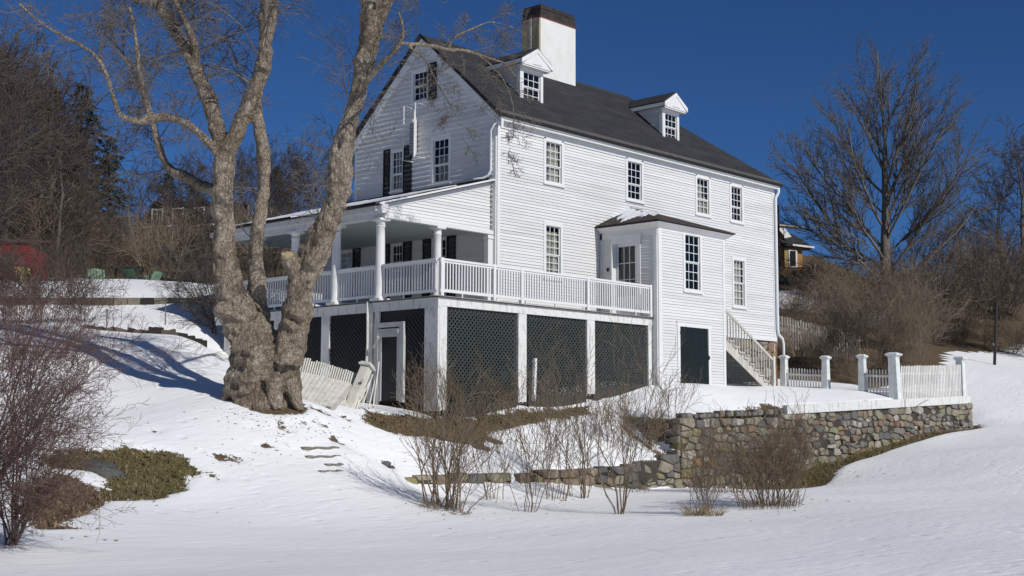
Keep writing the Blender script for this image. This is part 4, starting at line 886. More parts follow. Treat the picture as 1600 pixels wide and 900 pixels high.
# low wall in front of the bank
lw = empty('low_garden_wall', (-3.2, -5.4, -3.7), 'low dry stone wall behind the bare shrubs, half buried in snow', 'stone wall')
lt1 = ip([-8.7, -7., -4.9, -4.8, -1, 1.0, 1.6, 2.4], [-3.40, -3.36, -3.42, -3.40, -3.33, -3.18, -3.1, -2.95]); lb1 = ip([-8.7, -4.8, -1, 2.4], [-3.8, -3.85, -3.95, -4.05])
def spec2(u, z, mi, r):
    if u > .8: return r.choice([7, 8, 4, 0, 1, 8, 2, 8])
    return mi
stone_wall(lw, WF, -8.75, -5.02, lb1, lt1, .62, .30, 8, [.6, .4, 2.5, .2, .3, 0, 6, 0, 3.5], .3, special=spec2); stone_wall(lw, WF, -4.82, 2.38, lb1, lt1, .56, .30, 9, [.9, .6, 2.5, .2, .5, .1, 6, .1, 3.5], .3, special=spec2)
b = MB(); b.box(-8.5, -5.05, -5.36, -5.2, -4.2, -3.50); b.box(-4.75, .5, -5.36, -5.2, -4.2, -3.48); b.box(.5, 2.38, -5.36, -5.2, -4.3, -3.22); b.build('wall_core', mortar, lw)
# stone steps half covered by snow
for (px0, px1, py, lab) in [(470, 528, 699.5, 'uppermost thin stone step edge showing in the snow slope'), (476, 530, 713, 'second stone step edge down the snow slope'), (507, 534, 726, 'short third stone step edge in the snow'), (497, 533, 736, 'lowest and thickest stone step edge in the snow')]:
    a, c = ground(px0, py+2), ground(px1, py); b = MB(); d = (c-a); d[2] = 0; d /= np.linalg.norm(d); nn_ = np.array((-d[1], d[0], 0)); zt = max(a[2], c[2])+.045
    n = 7; vs = []
    for k in range(n+1):
        p = a+(c-a)*k/n; p[2] = zt-.02+.012*math.sin(k*2.3); f = -nn_*(.05+.03*math.sin(k*1.7)); f = f-nn_*.03; vs += [p+f+(0, 0, -.20-.015*math.sin(k)), p+f*1.1, p+nn_*.3, p+nn_*.3+(0, 0, -.12)]
    fs = []
    for k in range(n): q = 4*k; fs += [(q, q+4, q+5, q+1), (q+1, q+5, q+6, q+2), (q+2, q+6, q+7, q+3)]
    fs += [(0, 1, 2, 3), (4*n+3, 4*n+2, 4*n+1, 4*n)]
    b.add(vs, fs); o = b.build('stone_step', stone_cols[0], None); tag(o, lab, 'step', 'stone steps in the snow')
g = ground(603, 726); q = MB(); q.tube([g+(0, 0, -.03), g+(0, 0, .05), g+(0, 0, .09)], [.12, .13, .05], 8); tag(q.build('small_rock', stone_cols[2]), 'small dark stone poking out of the snow beside the bush shadow', 'rock')
g = ground(160, 728); vs = []; fs = []; n = 20
for k in range(n): a = 6.283*k/n; r_ = 1+.16*math.sin(k*1.9); x, y = g[0]+.34*r_*math.cos(a)*1.15, g[1]+.55*r_*math.sin(a); vs.append((x, y, gz(x, y)-.1))
for k in range(n): x, y = vs[k][0]*.82+g[0]*.18, vs[k][1]*.82+g[1]*.18; vs.append((x, y, gz(x, y)-.01))
vs.append((g[0], g[1], gz(g[0], g[1])+.02)); fs = [(k, (k+1) % n, n+(k+1) % n, n+k) for k in range(n)]+[(n+k, n+(k+1) % n, 2*n) for k in range(n)]
b = MB(); b.smooth = True; b.add(vs, fs); tag(b.build('flat_rock', mat('blue_grey_rock', (.055, .06, .055), .9, (.11, .115, .105), 5., .03, 8.)), 'flat blue-grey rock in the thawed grass patch', 'rock')
# ------------------------------------------------------------ picket fence with white posts
fc = empty('picket_fence', (16.9, -2.7, -.8), 'white picket fence with square capped posts on the terrace edge', 'fence')
def fpost(parent, x, y, z0, z1, w_=.24, tilt=0, label=None, capped=True):
    mb = MB(); h = w_/2; t = np.array((tilt, 0, 0)); mb.hexa([(x-h*1.12, y-h*1.12, z0), (x+h*1.12, y-h*1.12, z0), (x+h*1.12, y+h*1.12, z0), (x-h*1.12, y+h*1.12, z0)]+[tuple(np.array(q)+t) for q in [(x-h*.92, y-h*.92, z1-.12), (x+h*.92, y-h*.92, z1-.12), (x+h*.92, y+h*.92, z1-.12), (x-h*.92, y+h*.92, z1-.12)]])
    p = mb.build('post', old_white_post, parent)
    if label: p['label'] = label
    c = MB(); X0 = x+tilt
    c.box(X0-h*1.15, X0+h*1.15, y-h*1.15, y+h*1.15, z1-.16, z1-.11); c.box(X0-h*1.45, X0+h*1.45, y-h*1.45, y+h*1.45, z1-.11, z1-.05)
    c.hexa([(X0-h*1.35, y-h*1.35, z1-.05), (X0+h*1.35, y-h*1.35, z1-.05), (X0+h*1.35, y+h*1.35, z1-.05), (X0-h*1.35, y+h*1.35, z1-.05), (X0-h*.8, y-h*.8, z1), (X0+h*.8, y-h*.8, z1), (X0+h*.8, y+h*.8, z1), (X0-h*.8, y+h*.8, z1)]); c.build('post_cap', old_white_post, p); return p
old_white_post = mat('old_white_post_paint', (.72, .74, .72), .65, (.58, .60, .58), 4., .003, 20.)
picket_m = mat('picket_paint', (.70, .69, .66), .75, (.50, .48, .44), 3., .003, 20., stretch=(1, 1, .3), w2=.58)
XF = 16.9
fpost(fc, XF, -.25, -.9, .68); fpost(fc, XF, -2.15, -.9, .60); fpost(fc, XF, -3.75, -1., .60)
pb = fpost(fc, XF, -5.12, -1.35, .62, .34, -.10, 'corner post with two dark rust marks'); fpost(fc, 22.6, -5.2, -1.3, .70, .30)
for (z0, z1) in ((-.25, .12), (-.95, -.80)): b = MB(); b.box(XF-.20, XF-.185, -5.10, -5.02, z0, z1); b.build('rust_mark', mat('rusty_flashing', (.2, .035, .03)), pb)
b = MB(); b.box(XF-.19, XF-.17, -5.16, -4.94, -1.25, .3)
def pickets(parent, p, q, z0a, z0b, z1a, z1b, gap=.12, w_=.05, back=True, mt=None, rz=(.25, .75)):
    p = np.array(p, float); q = np.array(q, float); Ln = np.linalg.norm(q-p); d = (q-p)/Ln; n = int(Ln/gap)
    for k in range(n):
        t = (k+.5)/n; e_ = p+(q-p)*t; z0 = z0a+(z0b-z0a)*t; z1 = z1a+(z1b-z1a)*t+rnd.uniform(-.012, .012); lean = rnd.uniform(-.008, .008); mb = MB()
        nn_ = np.array((-d[1], d[0]))*.009; a = e_-d*w_/2; c = e_+d*w_/2
        vs = [(*(a-nn_), z0), (*(c-nn_), z0), (*(c-nn_+d*lean), z1-.05), (*(e_-nn_+d*lean), z1), (*(a-nn_+d*lean), z1-.05)]
        mb.poly_prism(vs, (nn_[0]*2, nn_[1]*2, 0)); mb.build('picket', mt or picket_m, parent)
    for f in rz:
        mb = MB(); za, zb = z0a+(z1a-z0a)*f, z0b+(z1b-z0b)*f; o_ = np.array((-d[1], d[0]))*(-.035 if back else .035)
        mb.bar((*(p+o_), za), (*(q+o_), zb), .05, .08); mb.build('fence_rail', mt or picket_m, parent)
pickets(fc, (XF, -.38), (XF, -2.02), -.9, -.95, .16, .06)
pickets(fc, (XF, -3.88), (XF, -4.93), -1.0, -1.1, .02, -.02)
pickets(fc, (XF+.1, -5.3), (22.4, -5.3), -1.16, -1.02, .12, .36, gap=.135, w_=.088, back=False)
mb = MB(); mb.hexa([(8.4, -5.46, -1.80), (22.9, -5.46, -1.24), (22.9, -5.30, -1.24), (8.4, -5.30, -1.80), (8.4, -5.46, -1.50), (22.9, -5.46, -.93), (22.9, -5.30, -.93), (8.4, -5.30, -1.50)])
fb = mb.build('fascia_board', white_old, fc)
mb = MB(); mb.box(16.93, 16.96, -5.475, -5.46, -1.48, -1.17); mb.bar((17.9, -5.468, -1.42), (18.9, -5.468, -1.16), .008, .02); mb.build('board_crack', mat('dark_metal', (.04, .04, .04)), fb)
mb = MB(); mb.tube([(22.85, -5.25, -.55), (22.9, -5.3, -.75), (22.86, -5.32, -.85)], [.03, .05, .03], 6); mb.build('hose_bracket', pipe_m, fc)
# collapsed fence section, leaning post and loose boards between tree and porch
lf = empty('collapsed_picket_panel', at(520, 610, 34.5), 'weathered picket fence panel fallen backwards beside the big tree trunk', 'fence')
A0, A1 = at(455, 552, 35.2), at(575, 588, 35.0)      # picket tips
B0, B1 = at(441, 610, 34.4), at(559, 640, 34.2)
n = 34
for k in range(n):
    t = (k+.5)/n; a = A0+(A1-A0)*t; c = B0+(B1-B0)*t; a = a+(c-a)*(.0+rnd.uniform(-.01, .015)); mb = MB()
    if k in (9, 10): a = a+(c-a)*.04
    mb.bar(c, a, .040, .022, up=np.cross(A1-A0, a-c)); q = mb.build('picket', old_white_wood, lf)
for f in (.30,):
    mb = MB(); mb.bar(B0+(A0-B0)*f+(0, 0, .03), B1+(A1-B1)*f+(0, 0, .03), .05, .09); mb.build('fence_rail', grey_wood, lf)
pn = empty('fallen_board_door', at(500, 620, 33.8), 'grey-white board panel lying flat on the snow in front of the fallen pickets', 'board panel')
q0, q1, q2, q3 = at(432, 574, 34.2), at(549, 600, 34.2), at(518, 637, 32.7), at(412, 622, 32.7)
n = 15
for k in range(n):
    t0, t1 = k/n+.004, (k+1)/n-.004; mb = MB(); t0w = t0; up_ = np.array((-.02, -.02, .03))
    mb.hexa([q0+(q1-q0)*t0, q0+(q1-q0)*t1, q3+(q2-q3)*t1, q3+(q2-q3)*t0]+[p+up_+(0, 0, rnd.uniform(0, .008)) for p in (q0+(q1-q0)*t0, q0+(q1-q0)*t1, q3+(q2-q3)*t1, q3+(q2-q3)*t0)]); mb.build('board', old_white_wood, pn)
mb = MB(); mb.bar(q1+(-.02, 0, -.06), q2+(0, 0, -.06), .06, .14); mb.build('edge_beam', grey_wood, pn)
def leanbar(name, p, q, w_, h_, m, label, cat, group=None, up=(0, 0, 1)):
    mb = MB(); mb.bar(p, q, w_, h_, up=up); return tag(mb.build(name, m), label, cat, group)
lp = empty('leaning_fence_post', at(548, 634, 34.2), 'square white fence post with a cap leaning against the porch', 'post')
pa, pc = at(546, 640, 34.3), at(573, 574, 34.9); mb = MB(); mb.bar(pa, pc, .24, .24, up=(-.9, -.3, 0)); mb.build('shaft', mat('cream_paint', (.68, .66, .58), .7, (.55, .52, .45), 4.), lp)
dd = (pc-pa)/np.linalg.norm(pc-pa); mb = MB(); mb.bar(pc, pc+dd*.05, .36, .36, up=(-.9, -.3, 0)); mb.bar(pc+dd*.05, pc+dd*.10, .30, .30, up=(-.9, -.3, 0)); mb.build('post_cap', old_white_wood, lp)
mb = MB(); c_ = at(565, 597, 34.45); mb.bar(c_, c_+dd*.07, .09, .03, up=(-.9, -.3, 0)); mb.build('latch_plate', grey_wood, lp)
for i, (a, c, lab) in enumerate([((558, 636), (580, 592), 'first loose white plank leaning right of the leaning post'), ((566, 636), (582, 586), 'second loose plank, between two others against the porch'), ((576, 638), (589, 580), 'third loose narrow plank standing nearly upright'), ((583, 636), (592, 566), 'rightmost loose plank leaning beside the downspout')]):
    leanbar('loose_plank', at(*a, 34.4), at(*c, 35.0+.1*i), .09, .03, old_white_wood, lab, 'plank', 'loose planks leaning on the porch', up=(1, -.4, .2))
s0, s1 = at(834, 626, 38.8), at(836, 560, 38.8)
leanbar('stake', s0, s1, .09, .09, white, 'short white stake standing in front of the dark lattice', 'stake', up=(1, 0, 0))
# ------------------------------------------------------------ vegetation tools
def tube_arrays(polys, sides=4):
    VV = []; FF = []; base = 0; ang = np.arange(sides)*2*math.pi/sides; ca, sa = np.cos(ang), np.sin(ang); cache = {}
    for pts, rad in polys:
        p = np.asarray(pts, float); r = np.asarray(rad, float); k = len(p)
        t = np.empty_like(p); t[1:-1] = p[2:]-p[:-2]; t[0] = p[1]-p[0]; t[-1] = p[-1]-p[-2]
        t /= np.linalg.norm(t, axis=1)[:, None]+1e-9
        m = t.mean(0); ref = np.array((1., 0, 0)) if abs(m[0]) < .6 else (np.array((0, 1., 0)) if abs(m[1]) < .7 else np.array((0, 0, 1.)))
        u = ref-t*(t@ref)[:, None]; u /= np.linalg.norm(u, axis=1)[:, None]+1e-9; w_ = np.cross(t, u)
        ring = p[:, None]+(u[:, None]*ca[None, :, None]+w_[:, None]*sa[None, :, None])*r[:, None, None]
        VV.append(ring.reshape(-1, 3))
        if k not in cache:
            i = np.arange(k-1)[:, None]*sides; j = np.arange(sides)[None]; j2 = (j+1) % sides
            cache[k] = np.stack([i+j, i+j2, i+sides+j2, i+sides+j], -1).reshape(-1, 4)
        FF.append(cache[k]+base); base += k*sides
    return np.concatenate(VV), np.concatenate(FF)
def unit(v): return v/(np.linalg.norm(v)+1e-9)
def grow(out, R, p, d, ln, r, lvl, o):
    """one branch and its children; o: dict of habit parameters"""
    n = max(2, int(ln/o['seg'][min(lvl, len(o['seg'])-1)])); n = min(n, 9); st = ln/n; P = [np.array(p)]; q = np.array(p, float); dd = unit(np.array(d, float))
    wob = o['wob']; up = o['up'][min(lvl, len(o['up'])-1)]
    for i in range(n):
        dd = unit(dd+R.normal(0, wob, 3)+np.array((0, 0, up))); q = q+dd*st; P.append(q)
    P = np.array(P); tip = o['tip']; rr = np.linspace(1, 0, n+1)**.8*(r-tip)+tip if lvl >= o['max'] or r < .03 else np.linspace(r, max(r*.42, tip), n+1)
    out.append((P, np.maximum(rr, tip*.8), lvl))
    if lvl >= o['max']: return
    nc = o['n'][min(lvl, len(o['n'])-1)]
    if 'ref' in o: nc = max(2., nc*min(1.5, ln/o['ref'][min(lvl, 3)]))
    nc = max(1, int(round(nc*R.uniform(.75, 1.25))))
    a0 = o['start'][min(lvl, len(o['start'])-1)]
    for c in range(nc):
        f = a0+(1-a0)*(c+R.uniform(0, 1))/nc; x = f*n; i = min(int(x), n-1); pos = P[i]+(P[i+1]-P[i])*(x-i)
        t = unit(P[min(i+1, n)]-P[i]); side = unit(np.cross(t, R.normal(0, 1, 3))); A = math.radians(R.uniform(*o['ang'][min(lvl, len(o['ang'])-1)]))
        nd = unit(t*math.cos(A)+side*math.sin(A)); L_ = ln*R.uniform(*o['len'])*(1-o['taper']*f)
        grow(out, R, pos, nd, L_, max(np.interp(x, np.arange(n+1), rr)*R.uniform(.5, .72), tip), lvl+1, o)
def veg_mesh(name, out, m, thr=.03, sides=(6, 3)):
    big = [(p, r) for p, r, l in out if r[0] >= thr]; sm = [(p, r) for p, r, l in out if r[0] < thr]
    V_, F_ = [], []; b = 0
    for grp, s in ((big, sides[0]), (sm, sides[1])):
        if grp: v, f = tube_arrays(grp, s); V_.append(v); F_.append(f+b); b += len(v)
    return np_mesh(name, np.concatenate(V_), np.concatenate(F_), m)
bark_bg = mat('grey_brown_bark', (.075, .062, .052), .95, (.12, .10, .088), 2., .02, 8.)
twig_bg = mat('brown_twigs', (.060, .046, .037), .95, (.105, .083, .068), .25)
twig_tan = mat('tan_brush_twigs', (.17, .13, .088), .95, (.26, .21, .155), .3)
twig_grey = mat('grey_twigs', (.13, .115, .10), .95, (.19, .17, .155), .8)
twig_red = mat('reddish_twigs', (.10, .052, .042), .8, (.17, .115, .098), 2.)
stem_m = mat('shrub_stems', (.25, .185, .12), .85, (.16, .12, .085), 5.)
bark_rt = mat('dark_grey_bark', (.115, .098, .08), .95, (.185, .16, .132), 2., .02, 8.)
def bark_mat():
    m = bpy.data.materials.new('gnarled_maple_bark'); m.use_nodes = True; n = m.node_tree; Lk = n.links.new; b = n.nodes['Principled BSDF']; b.inputs['Roughness'].default_value = .95; b.inputs['Specular IOR Level'].default_value = .15
    tc = n.nodes.new('ShaderNodeTexCoord')
    def noise(sc, st=(1, 1, 1), det=8, r=.65):
        mp = n.nodes.new('ShaderNodeMapping'); mp.inputs['Scale'].default_value = st; q = n.nodes.new('ShaderNodeTexNoise'); q.inputs['Scale'].default_value = sc; q.inputs['Detail'].default_value = det; q.inputs['Roughness'].default_value = r
        Lk(tc.outputs['Object'], mp.inputs[0]); Lk(mp.outputs[0], q.inputs[0]); return q.outputs[0]
    cr = n.nodes.new('ShaderNodeValToRGB'); e = cr.color_ramp.elements
    for _ in range(3): e.new(.5)
    for i, (p, c) in enumerate([(.26, (.19, .155, .12)), (.38, (.35, .295, .235)), (.50, (.47, .395, .31)), (.62, (.57, .50, .41)), (.75, (.48, .46, .39))]): e[i].position = p; e[i].color = (*c, 1)
    Lk(noise(3.2, (1, 1, .75), 10, .72), cr.inputs[0])
    c2 = n.nodes.new('ShaderNodeValToRGB'); e = c2.color_ramp.elements; e[0].position = .40; e[0].color = (.30, .26, .23, 1); e[1].position = .56; e[1].color = (1, 1, 1, 1)
    Lk(noise(12., (1, 1, .75), 8, .7), c2.inputs[0])
    mx = n.nodes.new('ShaderNodeMix'); mx.data_type = 'RGBA'; mx.blend_type = 'MULTIPLY'; mx.inputs['Factor'].default_value = .45; Lk(cr.outputs[0], mx.inputs['A']); Lk(c2.outputs[0], mx.inputs['B']); Lk(mx.outputs['Result'], b.inputs['Base Color'])
    ge = n.nodes.new('ShaderNodeNewGeometry'); c3 = n.nodes.new('ShaderNodeValToRGB'); e = c3.color_ramp.elements; e[0].position = .42; e[0].color = (.30, .24, .19, 1); e[1].position = .505; e[1].color = (1.08, 1.06, 1.03, 1)  # crevice shade put into the bark colour where the mesh folds inward
    Lk(ge.outputs['Pointiness'], c3.inputs[0]); m3 = n.nodes.new('ShaderNodeMix'); m3.data_type = 'RGBA'; m3.blend_type = 'MULTIPLY'; m3.inputs['Factor'].default_value = .65
    Lk(mx.outputs['Result'], m3.inputs['A']); Lk(c3.outputs[0], m3.inputs['B'])
    c4 = n.nodes.new('ShaderNodeValToRGB'); e = c4.color_ramp.elements; e[0].position = .43; e[0].color = (.42, .36, .31, 1); e[1].position = .50; e[1].color = (1, 1, 1, 1); Lk(noise(34., (1, 1, .4), 6, .75), c4.inputs[0])
    m4 = n.nodes.new('ShaderNodeMix'); m4.data_type = 'RGBA'; m4.blend_type = 'MULTIPLY'; m4.inputs['Factor'].default_value = .22; Lk(m3.outputs['Result'], m4.inputs['A']); Lk(c4.outputs[0], m4.inputs['B']); Lk(m4.outputs['Result'], b.inputs['Base Color'])
    c5 = n.nodes.new('ShaderNodeValToRGB'); e = c5.color_ramp.elements; e[0].position = .36; e[0].color = (.74, .71, .68, 1); e[1].position = .6; e[1].color = (1.18, 1.19, 1.21, 1); Lk(noise(1.1, (1, 1, .7), 5, .6), c5.inputs[0])
    m5 = n.nodes.new('ShaderNodeMix'); m5.data_type = 'RGBA'; m5.blend_type = 'MULTIPLY'; m5.inputs['Factor'].default_value = 1.; Lk(m4.outputs['Result'], m5.inputs['A']); Lk(c5.outputs[0], m5.inputs['B']); Lk(m5.outputs['Result'], b.inputs['Base Color'])
    bp = n.nodes.new('ShaderNodeBump'); bp.inputs['Distance'].default_value = .10; bp.inputs['Strength'].default_value = 1.
    vo = n.nodes.new('ShaderNodeTexVoronoi'); vo.feature = 'DISTANCE_TO_EDGE'; vo.inputs['Scale'].default_value = 11.; mpv = n.nodes.new('ShaderNodeMapping'); mpv.inputs['Scale'].default_value = (1, 1, .42)
    dn = n.nodes.new('ShaderNodeTexNoise'); dn.inputs['Scale'].default_value = 5.; dn.inputs['Detail'].default_value = 5.; Lk(tc.outputs['Object'], dn.inputs[0]); vm = n.nodes.new('ShaderNodeVectorMath'); vm.operation = 'MULTIPLY_ADD'; Lk(dn.outputs['Color'], vm.inputs[0]); vm.inputs[1].default_value = (.35, .35, .5); Lk(tc.outputs['Object'], vm.inputs[2]); Lk(vm.outputs[0], mpv.inputs[0]); Lk(mpv.outputs[0], vo.inputs[0])
    c6 = n.nodes.new('ShaderNodeValToRGB'); e = c6.color_ramp.elements; e[0].position = .0; e[0].color = (.34, .28, .23, 1); e[1].position = .11; e[1].color = (1, 1, 1, 1); Lk(vo.outputs['Distance'], c6.inputs[0])
    m6 = n.nodes.new('ShaderNodeMix'); m6.data_type = 'RGBA'; m6.blend_type = 'MULTIPLY'; m6.inputs['Factor'].default_value = .38; Lk(m5.outputs['Result'], m6.inputs['A']); Lk(c6.outputs[0], m6.inputs['B']); Lk(m6.outputs['Result'], b.inputs['Base Color'])
    mm = n.nodes.new('ShaderNodeMath'); mm.operation = 'MINIMUM'; Lk(vo.outputs['Distance'], mm.inputs[0]); mm.inputs[1].default_value = .15; mk = n.nodes.new('ShaderNodeMath'); mk.operation = 'MULTIPLY_ADD'; Lk(mm.outputs[0], mk.inputs[0]); mk.inputs[1].default_value = 2.5; Lk(noise(9., (1, 1, .7)), mk.inputs[2])
    ad = n.nodes.new('ShaderNodeMath'); ad.operation = 'ADD'; Lk(mk.outputs[0], ad.inputs[0]); Lk(noise(30., (1, 1, .5), 5), ad.inputs[1]); Lk(ad.outputs[0], bp.inputs['Height']); Lk(bp.outputs[0], b.inputs['Normal'])
    return m
bark = bark_mat()
# ------------------------------------------------------------ the big old tree
PXM = F_PX
def limb(pts):
    """(px, py, width px, depth) -> world polyline with radii"""
    return [at(a, b_, d) for a, b_, w_, d in pts], [w_*.42*d/PXM for a, b_, w_, d in pts]
D0 = 31.75
limbs = [
 [(402, 665, 150, D0), (403, 630, 122, D0), (403, 600, 112, D0), (404, 560, 108, D0), (400, 530, 96, D0), (385, 505, 70, D0)],
 [(440, 645, 70, D0), (440, 610, 70, D0), (436, 570, 78, D0), (444, 545, 66, D0), (452, 520, 50, D0-.1)],
 [(398, 545, 70, D0), (376, 505, 74, D0), (362, 470, 62, D0), (354, 430, 50, D0), (350, 390, 46, D0), (350, 350, 42, D0), (346, 310, 42, D0), (350, 270, 44, D0), (352, 240, 42, D0)],
 [(352, 250, 38, D0), (345, 222, 34, D0), (338, 192, 30, D0+.1), (326, 155, 30, D0+.2), (309, 112, 28, D0+.3), (291, 78, 27, D0+.4), (270, 45, 26, D0+.5), (250, 8, 25, D0+.6), (236, -30, 22, D0+.7), (215, -80, 17, D0+.9)],
 [(352, 250, 36, D0), (366, 212, 34, D0-.1), (384, 175, 32, D0-.2), (399, 142, 32, D0-.2), (411, 105, 32, D0-.3), (416, 60, 32, D0-.4), (420, 10, 32, D0-.5), (424, -60, 28, D0-.6), (430, -140, 20, D0-.6)],
 [(415, 560, 50, D0+.3), (405, 520, 46, D0+.35), (403, 485, 42, D0+.35), (402, 450, 38, D0+.3), (400, 415, 34, D0+.3), (399, 385, 30, D0+.3), (404, 350, 27, D0+.25), (410, 310, 26, D0+.2), (413, 270, 25, D0+.1), (413, 232, 29, D0), (404, 200, 23, D0-.05), (400, 165, 23, D0-.1), (399, 140, 22, D0-.2)],
 [(444, 565, 76, D0-.1), (454, 527, 66, D0-.15), (464, 495, 58, D0-.2), (469, 455, 56, D0-.3), (479, 418, 58, D0-.4), (497, 380, 52, D0-.5), (514, 345, 48, D0-.6), (528, 305, 48, D0-.6), (534, 265, 47, D0-.6), (536, 225, 42, D0-.6), (545, 190, 36, D0-.6), (557, 155, 35, D0-.6), (565, 120, 37, D0-.7), (574, 80, 42, D0-.8), (582, 40, 46, D0-.9), (584, 15, 46, D0-1.)],
 [(580, 30, 30, D0-1.), (574, -5, 28, D0-1.), (560, -45, 24, D0-1.), (552, -90, 20, D0-1.)],
 [(590, 30, 30, D0-1.), (606, -5, 28, D0-1.2), (628, -40, 24, D0-1.4), (655, -90, 18, D0-1.7)],
 [(478, 445, 46, D0-.35), (464, 425, 40, D0-.5), (453, 408, 36, D0-.6), (449, 400, 34, D0-.62)],
 [(345, 245, 24, D0), (330, 226, 18, D0-.2), (312, 208, 16, D0-.4), (292, 193, 15, D0-.6), (270, 182, 15, D0-.8), (250, 180, 17, D0-1.), (233, 186, 16, D0-1.1), (214, 194, 14, D0-1.2), (200, 190, 12, D0-1.3), (186, 178, 11, D0-1.4)],
 [(186, 178, 11, D0-1.4), (177, 155, 10, D0-1.4), (170, 125, 9, D0-1.5), (161, 98, 9, D0-1.6), (143, 78, 8, D0-1.7), (118, 66, 7, D0-1.8), (90, 52, 6, D0-2.), (60, 35, 5, D0-2.3), (30, 5, 4, D0-2.6)],
 [(236, 184, 13, D0-1.1), (228, 160, 12, D0-1.), (222, 135, 11, D0-.9), (217, 110, 10, D0-.8), (214, 75, 9, D0-.7), (210, 40, 8, D0-.6), (202, 12, 7, D0-.5)],
 [(338, 300, 24, D0), (315, 290, 22, D0+.5), (290, 275, 20, D0+.9), (265, 268, 20, D0+1.2), (254, 250, 15, D0+1.3), (247, 225, 14, D0+1.3), (240, 198, 13, D0+1.2), (228, 165, 11, D0+1.2), (216, 128, 9, D0+1.3), (190, 80, 7, D0+1.5), (160, 50, 5, D0+1.8)],
 [(306, 105, 20, D0+.35), (308, 80, 15, D0+.2), (298, 50, 13, D0+.1), (284, 22, 12, D0), (268, -10, 10, D0-.1)],
 [(242, 5, 20, D0+.6), (225, 2, 15, D0+.8), (200, -4, 13, D0+1.), (170, -12, 11, D0+1.3)],
 [(560, 142, 16, D0-.9), (580, 118, 13, D0-1.1), (598, 98, 11, D0-1.3), (615, 82, 10, D0-1.5), (630, 68, 9, D0-1.6), (633, 50, 8, D0-1.7), (631, 33, 7, D0-1.7), (622, 18, 5, D0-1.8)],
 [(628, 68, 8, 29.4), (652, 69, 8, 30.4), (678, 72, 8, 31.6), (700, 78, 8, 33.), (722, 78, 7.5, 34.2), (745, 84, 7, 35.4), (770, 93, 6, 36.6), (790, 98, 4.5, 37.4), (806, 120, 3, 38.)],
 [(700, 77, 6, 33.), (706, 60, 5, 33.4), (725, 50, 4.5, 34.), (745, 42, 4, 34.6), (765, 32, 3.2, 35.2), (800, 42, 2.6, 36.), (835, 60, 2., 36.8)],
 [(640, 74, 5, 29.8), (655, 84, 5, 31.), (668, 98, 4.6, 32.2), (678, 120, 4.2, 33.4), (688, 138, 4, 34.2), (700, 158, 3.4, 35.), (712, 178, 3, 35.8), (722, 200, 2.5, 36.3), (724, 225, 2, 36.6)],
 # root flares
 [(372, 585, 40, D0-.3), (360, 612, 38, D0-.3), (353, 632, 26, D0-.4), (346, 642, 12, D0-.4)],
 [(392, 590, 40, D0-.6), (390, 612, 46, D0-.5), (387, 630, 40, D0-.55), (385, 640, 20, D0-.6)],
 [(425, 590, 40, D0-.6), (428, 612, 46, D0-.5), (430, 630, 40, D0-.55), (432, 640, 20, D0-.6)],
 [(452, 590, 36, D0-.3), (454, 612, 36, D0-.3), (460, 630, 30, D0-.4), (470, 642, 14, D0-.4)],
 [(362, 640, 30, D0+.3), (345, 646, 14, D0+.4)],
 [(745, 84, 4.5, 35.4), (772, 104, 3.6, 35.9), (794, 135, 3., 36.2), (804, 172, 2.6, 36.4), (803, 210, 2.2, 36.5), (792, 250, 1.6, 36.5)],
]
maple = empty('old_maple_tree', at(405, 634, D0), 'huge gnarled bare tree with several pale trunks in front of the porch', 'tree')
polys = []
for lb in limbs:
    p, r = limb(lb); p = np.array(p); r = np.array(r)
    # resample finely
    t = np.r_[0, np.cumsum(np.linalg.norm(np.diff(p, axis=0), axis=1))]; n = max(4, int(t[-1]/.18)); tt = np.linspace(0, t[-1], n)
    # Catmull-Rom like smoothing through cubic interpolation of the coordinates
    def smooth(v):
        o_ = np.interp(tt, t, v); k = np.array([.25, .5, .25])
        for _ in range(3): o_[1:-1] = np.convolve(o_, k, 'valid')
        return o_
    q = np.stack([smooth(p[:, i]) for i in range(3)], 1); rr = smooth(r); polys.append((q, rr))
V_, F_ = [], []; bse = 0
tmpv, tmpf = [], []
mbt = MB()
for q, rr in polys: mbt.tube(list(q), list(rr), 14 if rr[0] > .12 else 8)
tm = mbt.mesh('trunk_tmp'); to_ = bpy.data.objects.new('trunk_tmp', tm); COL.objects.link(to_)
md = to_.modifiers.new('r', 'REMESH'); md.mode = 'VOXEL'; md.voxel_size = .028; md.use_smooth_shade = True
sm = to_.modifiers.new('s', 'SMOOTH'); sm.iterations = 2
dg = bpy.context.evaluated_depsgraph_get(); dg.update(); ev = to_.evaluated_get(dg); tme = bpy.data.meshes.new_from_object(ev)
bpy.data.objects.remove(to_); nv = len(tme.vertices); co = np.empty(nv*3, np.float32); tme.vertices.foreach_get('co', co); co = co.reshape(-1, 3).astype(float); no = np.empty(nv*3, np.float32); tme.vertices.foreach_get('normal', no); no = no.reshape(-1, 3)
